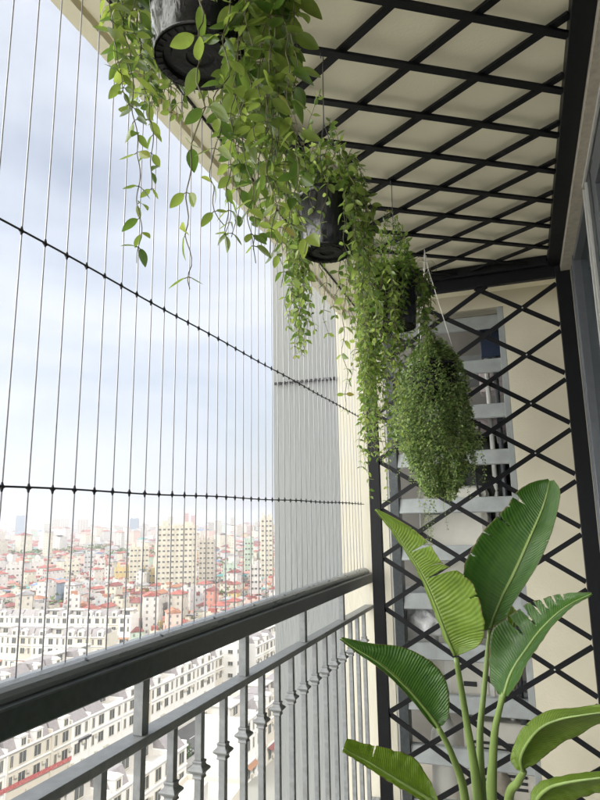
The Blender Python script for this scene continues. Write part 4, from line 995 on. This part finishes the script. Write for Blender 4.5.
SK = [(9,527,9,'pale grey'),(19,516,10,'blue grey'),(27,534,4,'blue grey'),(14,528,7,'white'),(38,519,7,'white'),(46,524,6,'cream'),(55,520,9,'beige'),(64,519,9,'beige'),(66,538,6,'blue grey'),(74,528,6,'cream'),(82,520,12,'beige'),(92,525,6,'white'),(103,533,7,'pale grey'),(112,531,6,'cream'),(121,527,7,'white'),(134,519,10,'blue grey'),(144,524,5,'cream'),(152,529,6,'beige'),(162,521,7,'cream'),(170,517,6,'cream'),(186,514,5,'salmon'),(193,516,5,'salmon'),(201,527,6,'white'),(211,523,6,'beige'),(218,521,7,'cream'),(228,529,5,'pale grey'),(233,518,5,'cream'),(241,525,6,'white'),(250,526,7,'pink'),(258,522,6,'cream'),(4,530,5,'beige'),(-8,524,10,'white'),(-22,528,12,'cream')]
names = {}
for i, (px, pt, w, c) in enumerate(SK):
    tall = 'tall' if pt < 520 else ('mid-height' if pt < 526 else 'low')
    k = (tall, c); names[k] = names.get(k, 0)+1
    px_block(px, pt, 534+(i*7 % 9), w, c, '%s %s tower on the hazy skyline, %s of its kind from the left' % (tall, c, ORD[names[k]-1]), 14, 4, grp='towers on the hazy skyline')

# houses of the middle city
WM = list(WALLS); RM = list(ROOFS)
def pick(R, lst, wts): return R.choices(lst, wts)[0]
def house_geo(R, w, d, h, roof, mb, o, rz, wi, ri, wini, win=True, front=2):
    """appends walls, roof, windows to mb dict 'wall','roof','window' -> MB"""
    c, s = math.cos(rz), math.sin(rz)
    T = lambda x, y, z: (o[0]+x*c-y*s, o[1]+x*s+y*c, o[2]+z)
    def bx(m, a, b_, mi):
        x0,y0,z0 = a; x1,y1,z1 = b_
        m.add([T(*p) for p in [(x0,y0,z0),(x1,y0,z0),(x1,y1,z0),(x0,y1,z0),(x0,y0,z1),(x1,y0,z1),(x1,y1,z1),(x0,y1,z1)]], [(0,3,2,1),(4,5,6,7),(0,1,5,4),(1,2,6,5),(2,3,7,6),(3,0,4,7)], mi)
    bx(mb['wall'], (0,0,0), (w,d,h), wi)
    if roof == 'gable':
        e = 0.5; rh = w*0.24; y0, y1 = -e, d+e
        mb['roof'].add([T(*p) for p in [(-e,y0,h+.02),(w+e,y0,h+.02),(w/2,y0,h+rh),(-e,y1,h+.02),(w+e,y1,h+.02),(w/2,y1,h+rh)]], [(0,1,2),(3,5,4),(0,2,5,3),(1,4,5,2),(0,3,4,1)], ri)
    elif roof == 'hip':
        e = 0.6; rh = min(w,d)*0.24; m = min(w,d)/2
        mb['roof'].add([T(*p) for p in [(-e,-e,h+.02),(w+e,-e,h+.02),(w+e,d+e,h+.02),(-e,d+e,h+.02),(w/2,m,h+rh),(w/2,d-m+.01,h+rh)]], [(0,1,4),(1,2,5,4),(2,3,5),(3,0,4,5),(0,3,2,1)], ri)
    elif roof == 'shed':      # tin canopy on posts over a flat roof
        y0, y1 = d*R.uniform(0,.3), d*R.uniform(.7,1)
        mb['roof'].add([T(*p) for p in [(-.2,y0,h+2.6),(w+.2,y0,h+2.6),(w+.2,y1,h+2.0),(-.2,y1,h+2.0),(-.2,y0,h+2.7),(w+.2,y0,h+2.7),(w+.2,y1,h+2.1),(-.2,y1,h+2.1)]], [(0,3,2,1),(4,5,6,7),(0,1,5,4),(1,2,6,5),(2,3,7,6),(3,0,4,7)], ri)
        bx(mb['wall'], (0.3,y0+1,h+.01), (w*.55,y1-.5,h+1.95), wi)
    else:
        bx(mb['wall'], (0,0,h+.01), (w,.25,h+.9), wi); bx(mb['wall'], (0,.26,h+.01), (.25,d-.26,h+.9), wi); bx(mb['wall'], (w-.25,.26,h+.01), (w,d-.26,h+.9), wi)
        bx(mb['roof'], (w*.2,d*.5,h+.01), (w*.7,d*.85,h+2.4), ri)
        bx(mb['wall'], (w*.75,d*.6,h+.01), (w*.92,d*.75,h+1.9), (wi+1) % 3 if wi else 0)
    if roof in ('shed', 'flat'): bx(mb['wall'], (w*.3,d*.1,h+.02), (w*.5,d*.2,h+1.3), wi)
    if R.random() < .5: bx(mb['wall'], (-.9,d*.2,0), (-.003,d*.9,h*R.uniform(.3,.8)), wi)
    if R.random() < .5: bx(mb['roof'], (w*.1,-1.3,h*.45), (w*.9,-.08,h*.45+.12), ri)
    if win:
        n = max(1, int(h/3.4))
        for i in range(n):
            z = (i+.5)*h/n
            for j in range(front):
                x = (j+.5)*w/front; bx(mb['window'], (x-.55,-.07,z-.7), (x+.55,-.003,z+.7), wini)
            if i % 2 == 0:
                for y in (d*.3, d*.7): bx(mb['window'], (w+.003,y-.5,z-.6), (w+.07,y+.5,z+.6), wini)
RH = random.Random(5)
cands = []
# street grid per neighbourhood, jittered, kept inside the wedge the balcony looks at
def fill(r0, r1, n, smin, smax):
    out = []; cells = {}
    tries = 0
    while len(out) < n and tries < n*30:
        tries += 1
        az = RH.uniform(math.radians(6), math.radians(60)); u = RH.random()
        r = r0*(r1/r0)**u if r1/r0 > 3 else math.sqrt(r0*r0+(r1*r1-r0*r0)*u)
        x, y = -math.sin(az)*r, math.cos(az)*r
        if x > -85 : continue
        if -350 < x < -100 and y < 300 and r < 520: 
            if not (y > 300): continue
        s = RH.uniform(smin, smax)*(1+r/4000)
        if any((x-l[3])**2+(y-l[4])**2 < (l[5]+s*0.5)**2 for l in LAND): continue
        k = (int(x//(s*1.6)), int(y//(s*1.6)), 0)
        cs = 11 if r < 1000 else 22*(1+r/3000)
        k = (int(x//cs), int(y//cs), int(cs))
        if k in cells: continue
        cells[k] = 1
        out.append(((k[0]+.5)*cs+RH.uniform(-1.2,1.2), (k[1]+.5)*cs+RH.uniform(-1.2,1.2), s, cs))
    return out
near = fill(300, 980, 3600, 7.5, 10.5); near.sort(key=lambda q: math.hypot(q[0], q[1]))
far = fill(980, 7000, 5200, 12, 20)
NTH = 190
def relate(x, y, seen):
    best = min(LAND[:14], key=lambda l: (l[3]-x)**2+(l[4]-y)**2)
    az = math.atan2(-x, y); azl = math.atan2(-best[3], best[4]); r = math.hypot(x, y); rl = math.hypot(best[3], best[4])
    side = 'left of' if az > azl+0.03 else ('right of' if az < azl-0.03 else 'in line with')
    dep = 'nearer than and ' if r < rl-40 else ('beyond and ' if r > rl+40 else '')
    return side, dep, best[2]
SHORT = {l[2]: s for l, s in zip(LAND, ['the large cream block','the beige balconied block','the round-topped block','the bright yellow block','the ochre block','the tower by the pier','the pale green tower','the grey balconied slab','the plain cream slab','the far left white slab','the second white slab','the slim white block','the low pale green block','the white block by the pier'])}
LABN = {}; LONG = []
stuff = {'wall': MB(), 'roof': MB(), 'window': MB()}
for i, (x, y, s, cs) in enumerate(near):
    w = min(s*RH.uniform(.55,.95), cs-1.5); d = min(s*RH.uniform(.9,1.4), cs-1.0); fl = RH.choice([2,2,3,3,3,4,4,5]) if RH.random() < .95 else 7; h = fl*3.4
    wc = pick(RH, WM, [9,7,4,.5,1.6,4,.6,.3,.3]); rc = pick(RH, RM, [8,3.5,5,.8,4,.7,2.5]); rt = pick(RH, ['gable','hip','shed','flat'], [3,3,3,3.5])
    nb = (int(x//160), int(y//160)); rz = ((nb[0]*7+nb[1]*13) % 5)*0.25-0.35+RH.choice([0, PI/2 if w < d*.9 else 0])*0+RH.uniform(-.05,.05)
    vis = -0.80 < math.atan2(x, y) < -0.33
    if i < 600 and vis and NTH > 0 :
        NTH -= 1
        r = empty('house', (x, y, G), rz)
        rtxt = {'gable': 'gabled %s roof', 'hip': 'hipped %s roof', 'shed': '%s tin canopy', 'flat': '%s rooftop room'}[rt] % rc
        side, dep, lm = relate(x, y, None)
        if side == 'in line with': side = 'before' if dep.startswith('nearer') else ('behind' if dep else 'beside'); dep = ''
        lab = '%s %s-storey house, %s, %s%s %s' % (wc, ['','one','two','three','four','five','six','seven','eight'][fl], rtxt, dep.replace(' than and', '').replace(' and', ''), side, SHORT[lm])
        for pre in ('', 'narrow ' if w < 6.8 else 'broad ', 'deep ' if d > 10 else 'shallow ', 'farther ', 'small '):
            if pre+lab not in LABN: break
        if 'farther' in lab and pre == 'farther ': pre = 'rear '
        if len((pre+lab).replace('-', ' ').split()) > 16: lab = lab.replace('nearer ', '').replace('farther ', '')
        lab = pre+lab; LABN[lab] = LABN.get(lab, 0)+1
        tag(r, lab, 'house', 'houses of the middle city')
        mbs = {'wall': MB(), 'roof': MB(), 'window': MB()}
        house_geo(RH, w, d, h, rt, mbs, (-w/2,-d/2,0), 0, 0, 0, 0)
        mbs['wall'].build('wall', M['w_'+wc], r); mbs['roof'].build('roof', M['r_'+rc], r)
        wv = mbs['window']                                    # each window its own part (eight vertices per box)
        nb_ = len(wv.v)//8
        for k in range(min(nb_, 24)):
            m = MB(); m.v = wv.v[k*8:k*8+8]; m.f = [(0,3,2,1),(4,5,6,7),(0,1,5,4),(1,2,6,5),(2,3,7,6),(3,0,4,7)]; m.mi = [0]*6
            m.build('window', M['cwin'], r)
    else:
        house_geo(RH, w, d, h, rt, stuff, (x-w/2, y-d/2, G), rz*0.6, WM.index(wc), RM.index(rc), 0, win=vis and i < 1500)
for x, y, s, cs in far:
    r = math.hypot(x, y); w = min(s*RH.uniform(.6,1.0), cs-2); d = min(s*RH.uniform(.8,1.5), cs-2)
    h = RH.choice([9,12,14,16,18])+(RH.uniform(8,38) if RH.random() < (.06 if r < 1800 else .17) else 0)
    wc = pick(RH, WM, [9,8,4,1,2,4,.7,.5,.5]); rc = pick(RH, RM, [7,3,5,.8,5,.6,3]); rt = pick(RH, ['gable','hip','shed','flat'], [2.5,3,2,5])
    house_geo(RH, w, d, h, rt, stuff, (x, y, G), RH.uniform(-.4,.4), WM.index(wc), RM.index(rc), 0, win=r < 1500, front=2)
cr = empty('far_city', (0,0,0)); 
tag(stuff['wall'].build('far_city_walls', [M['w_'+k] for k in WM]), 'mass of pale city houses fading into the haze', 'city', kind='stuff')
tag(stuff['roof'].build('far_city_roofs', [M['r_'+k] for k in RM]), 'mass of red, orange and grey roofs fading into the haze', 'city', kind='stuff')
tag(stuff['window'].build('far_city_windows', M['cwin']), 'dark windows of the distant houses', 'city', kind='stuff')
bpy.data.objects.remove(cr)
# tree belt and tufts of green between far roofs
b = MB(); RT = random.Random(9)
def clump(x, y, h, n):
    cl = [(Vector((RT.gauss(0,h*.35), RT.gauss(0,h*.35), h*RT.uniform(.4,.8))), h*RT.uniform(.2,.35)) for _ in range(5)]
    for _ in range(n):
        c, rr = RT.choice(cl); d = Vector((RT.gauss(0,1),RT.gauss(0,1),RT.gauss(0,1))).normalized()
        leaf(b, Vector((x, y, G))+c+d*rr*RT.random()**.35, d, Vector((RT.uniform(-1,1),RT.uniform(-1,1),1)), h*.17, h*.15, RT, 0, True)
for px in range(-40, 165, 2):
    q = atZ(px+RT.uniform(-2,2), 562+4*math.sin(px*.05)+RT.uniform(-4,3), G)
    if RT.random() < .85: clump(q.x, q.y, RT.uniform(15, 24), 90)
for px in range(205, 262, 3):
    q = atZ(px+RT.uniform(-2,2), 572+RT.uniform(-5,4), G)
    if RT.random() < .45: clump(q.x, q.y, RT.uniform(12, 18), 80)
for _ in range(150):
    az = RT.uniform(.3,.85); r = RT.uniform(420, 1600); clump(-math.sin(az)*r, math.cos(az)*r, RT.uniform(10, 17), 50)
tag(b.build('tree_belt', M['fol']), 'belt of green trees and tufts between the distant houses', 'trees', kind='stuff')

# ================================================================== AIR, SKY, LIGHT
b = MB(); b.box((-FAR-50, -350, G-1), (1550, FAR+50, 130))
m, n, l = nt('haze_air'); out = n.new('ShaderNodeOutputMaterial'); pv = n.new('ShaderNodeVolumePrincipled')
pv.inputs['Color'].default_value = (0.88, 0.92, 1.0, 1); pv.inputs['Density'].default_value = HAZE = 0.00024; pv.inputs['Anisotropy'].default_value = 0.6
l.new(pv.outputs[0], out.inputs['Volume'])
m.cycles.homogeneous_volume = True
hz = b.build('haze', m); tag(hz, kind='stuff')

SUN_DIR = Vector((0.62, -0.42, 0.78)).normalized()      # toward the sun
el = math.asin(SUN_DIR.z); azc = math.atan2(SUN_DIR.x, SUN_DIR.y)
w = bpy.data.worlds.new('World'); SC.world = w; w.use_nodes = True
n = w.node_tree.nodes; l = w.node_tree.links; n.clear()
out = n.new('ShaderNodeOutputWorld'); bg = n.new('ShaderNodeBackground'); l.new(bg.outputs[0], out.inputs[0])
sky = n.new('ShaderNodeTexSky'); sky.sky_type = 'NISHITA'; sky.sun_disc = False
sky.sun_elevation = el; sky.sun_rotation = azc; sky.air_density = 1.2; sky.dust_density = 2.5; sky.ozone_density = 1.5
tc = n.new('ShaderNodeTexCoord'); mp = n.new('ShaderNodeMapping'); mp.inputs['Scale'].default_value = (1.0, 1.0, 2.6); mp.inputs['Location'].default_value = (0.3, 0.8, 0.25)
l.new(tc.outputs['Generated'], mp.inputs[0])
nz = n.new('ShaderNodeTexNoise'); nz.inputs['Scale'].default_value = 1.5; nz.inputs['Detail'].default_value = 5; nz.inputs['Roughness'].default_value = 0.5; nz.inputs['Distortion'].default_value = 0.3
l.new(mp.outputs[0], nz.inputs['Vector'])
cr_ = n.new('ShaderNodeValToRGB'); cr_.color_ramp.elements[0].position = 0.36; cr_.color_ramp.elements[0].color = (0.42,)*3+(1,); cr_.color_ramp.elements[1].position = 0.60; cr_.color_ramp.elements[1].color = (1,1,1,1)
l.new(nz.outputs['Fac'], cr_.inputs['Fac'])
mx = n.new('ShaderNodeMix'); mx.data_type = 'RGBA'; l.new(cr_.outputs['Color'], mx.inputs['Factor']); l.new(sky.outputs[0], mx.inputs['A'])
CLOUD = (6.9, 7.3, 8.1); SKY_FILL = (41, 40.6, 38.6)
mx.inputs['B'].default_value = (*CLOUD, 1)
# bright sky patch added to light the balcony, out of view left and behind
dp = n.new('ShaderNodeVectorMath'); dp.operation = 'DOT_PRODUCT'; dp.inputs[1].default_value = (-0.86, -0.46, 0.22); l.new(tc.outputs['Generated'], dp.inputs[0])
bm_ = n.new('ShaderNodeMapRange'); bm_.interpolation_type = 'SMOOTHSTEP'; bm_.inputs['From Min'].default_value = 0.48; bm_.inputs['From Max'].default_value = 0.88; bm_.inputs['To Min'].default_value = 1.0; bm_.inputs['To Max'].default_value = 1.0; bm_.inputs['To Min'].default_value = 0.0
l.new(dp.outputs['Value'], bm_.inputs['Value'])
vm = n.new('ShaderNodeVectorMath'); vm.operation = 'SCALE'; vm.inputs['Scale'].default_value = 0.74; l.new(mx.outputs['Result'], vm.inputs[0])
mb_ = n.new('ShaderNodeMix'); mb_.data_type = 'RGBA'; l.new(bm_.outputs[0], mb_.inputs['Factor']); l.new(vm.outputs[0], mb_.inputs['A']); mb_.inputs['B'].default_value = (*SKY_FILL, 1)
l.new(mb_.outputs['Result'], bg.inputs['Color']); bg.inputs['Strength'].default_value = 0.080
sd = bpy.data.lights.new('sun', 'SUN'); sd.energy = 2.15; sd.angle = math.radians(0.6); sd.color = (1.0, 0.95, 0.86)
so = bpy.data.objects.new('sun', sd); COL.objects.link(so); so.rotation_euler = SUN_DIR.to_track_quat('Z', 'Y').to_euler()

SC.view_settings.view_transform = 'Standard'; SC.view_settings.look = 'None'; SC.view_settings.gamma = 1; SC.view_settings.use_curve_mapping = False
SC.view_settings.exposure = 1.12
c = SC.cycles; c.max_bounces = 10; c.diffuse_bounces = 6; c.glossy_bounces = 4; c.transmission_bounces = 6; c.volume_bounces = 1; c.transparent_max_bounces = 12
c.use_denoising = True; c.sample_clamp_indirect = 6
try: c.denoiser = 'OPENIMAGEDENOISE'
except Exception: pass
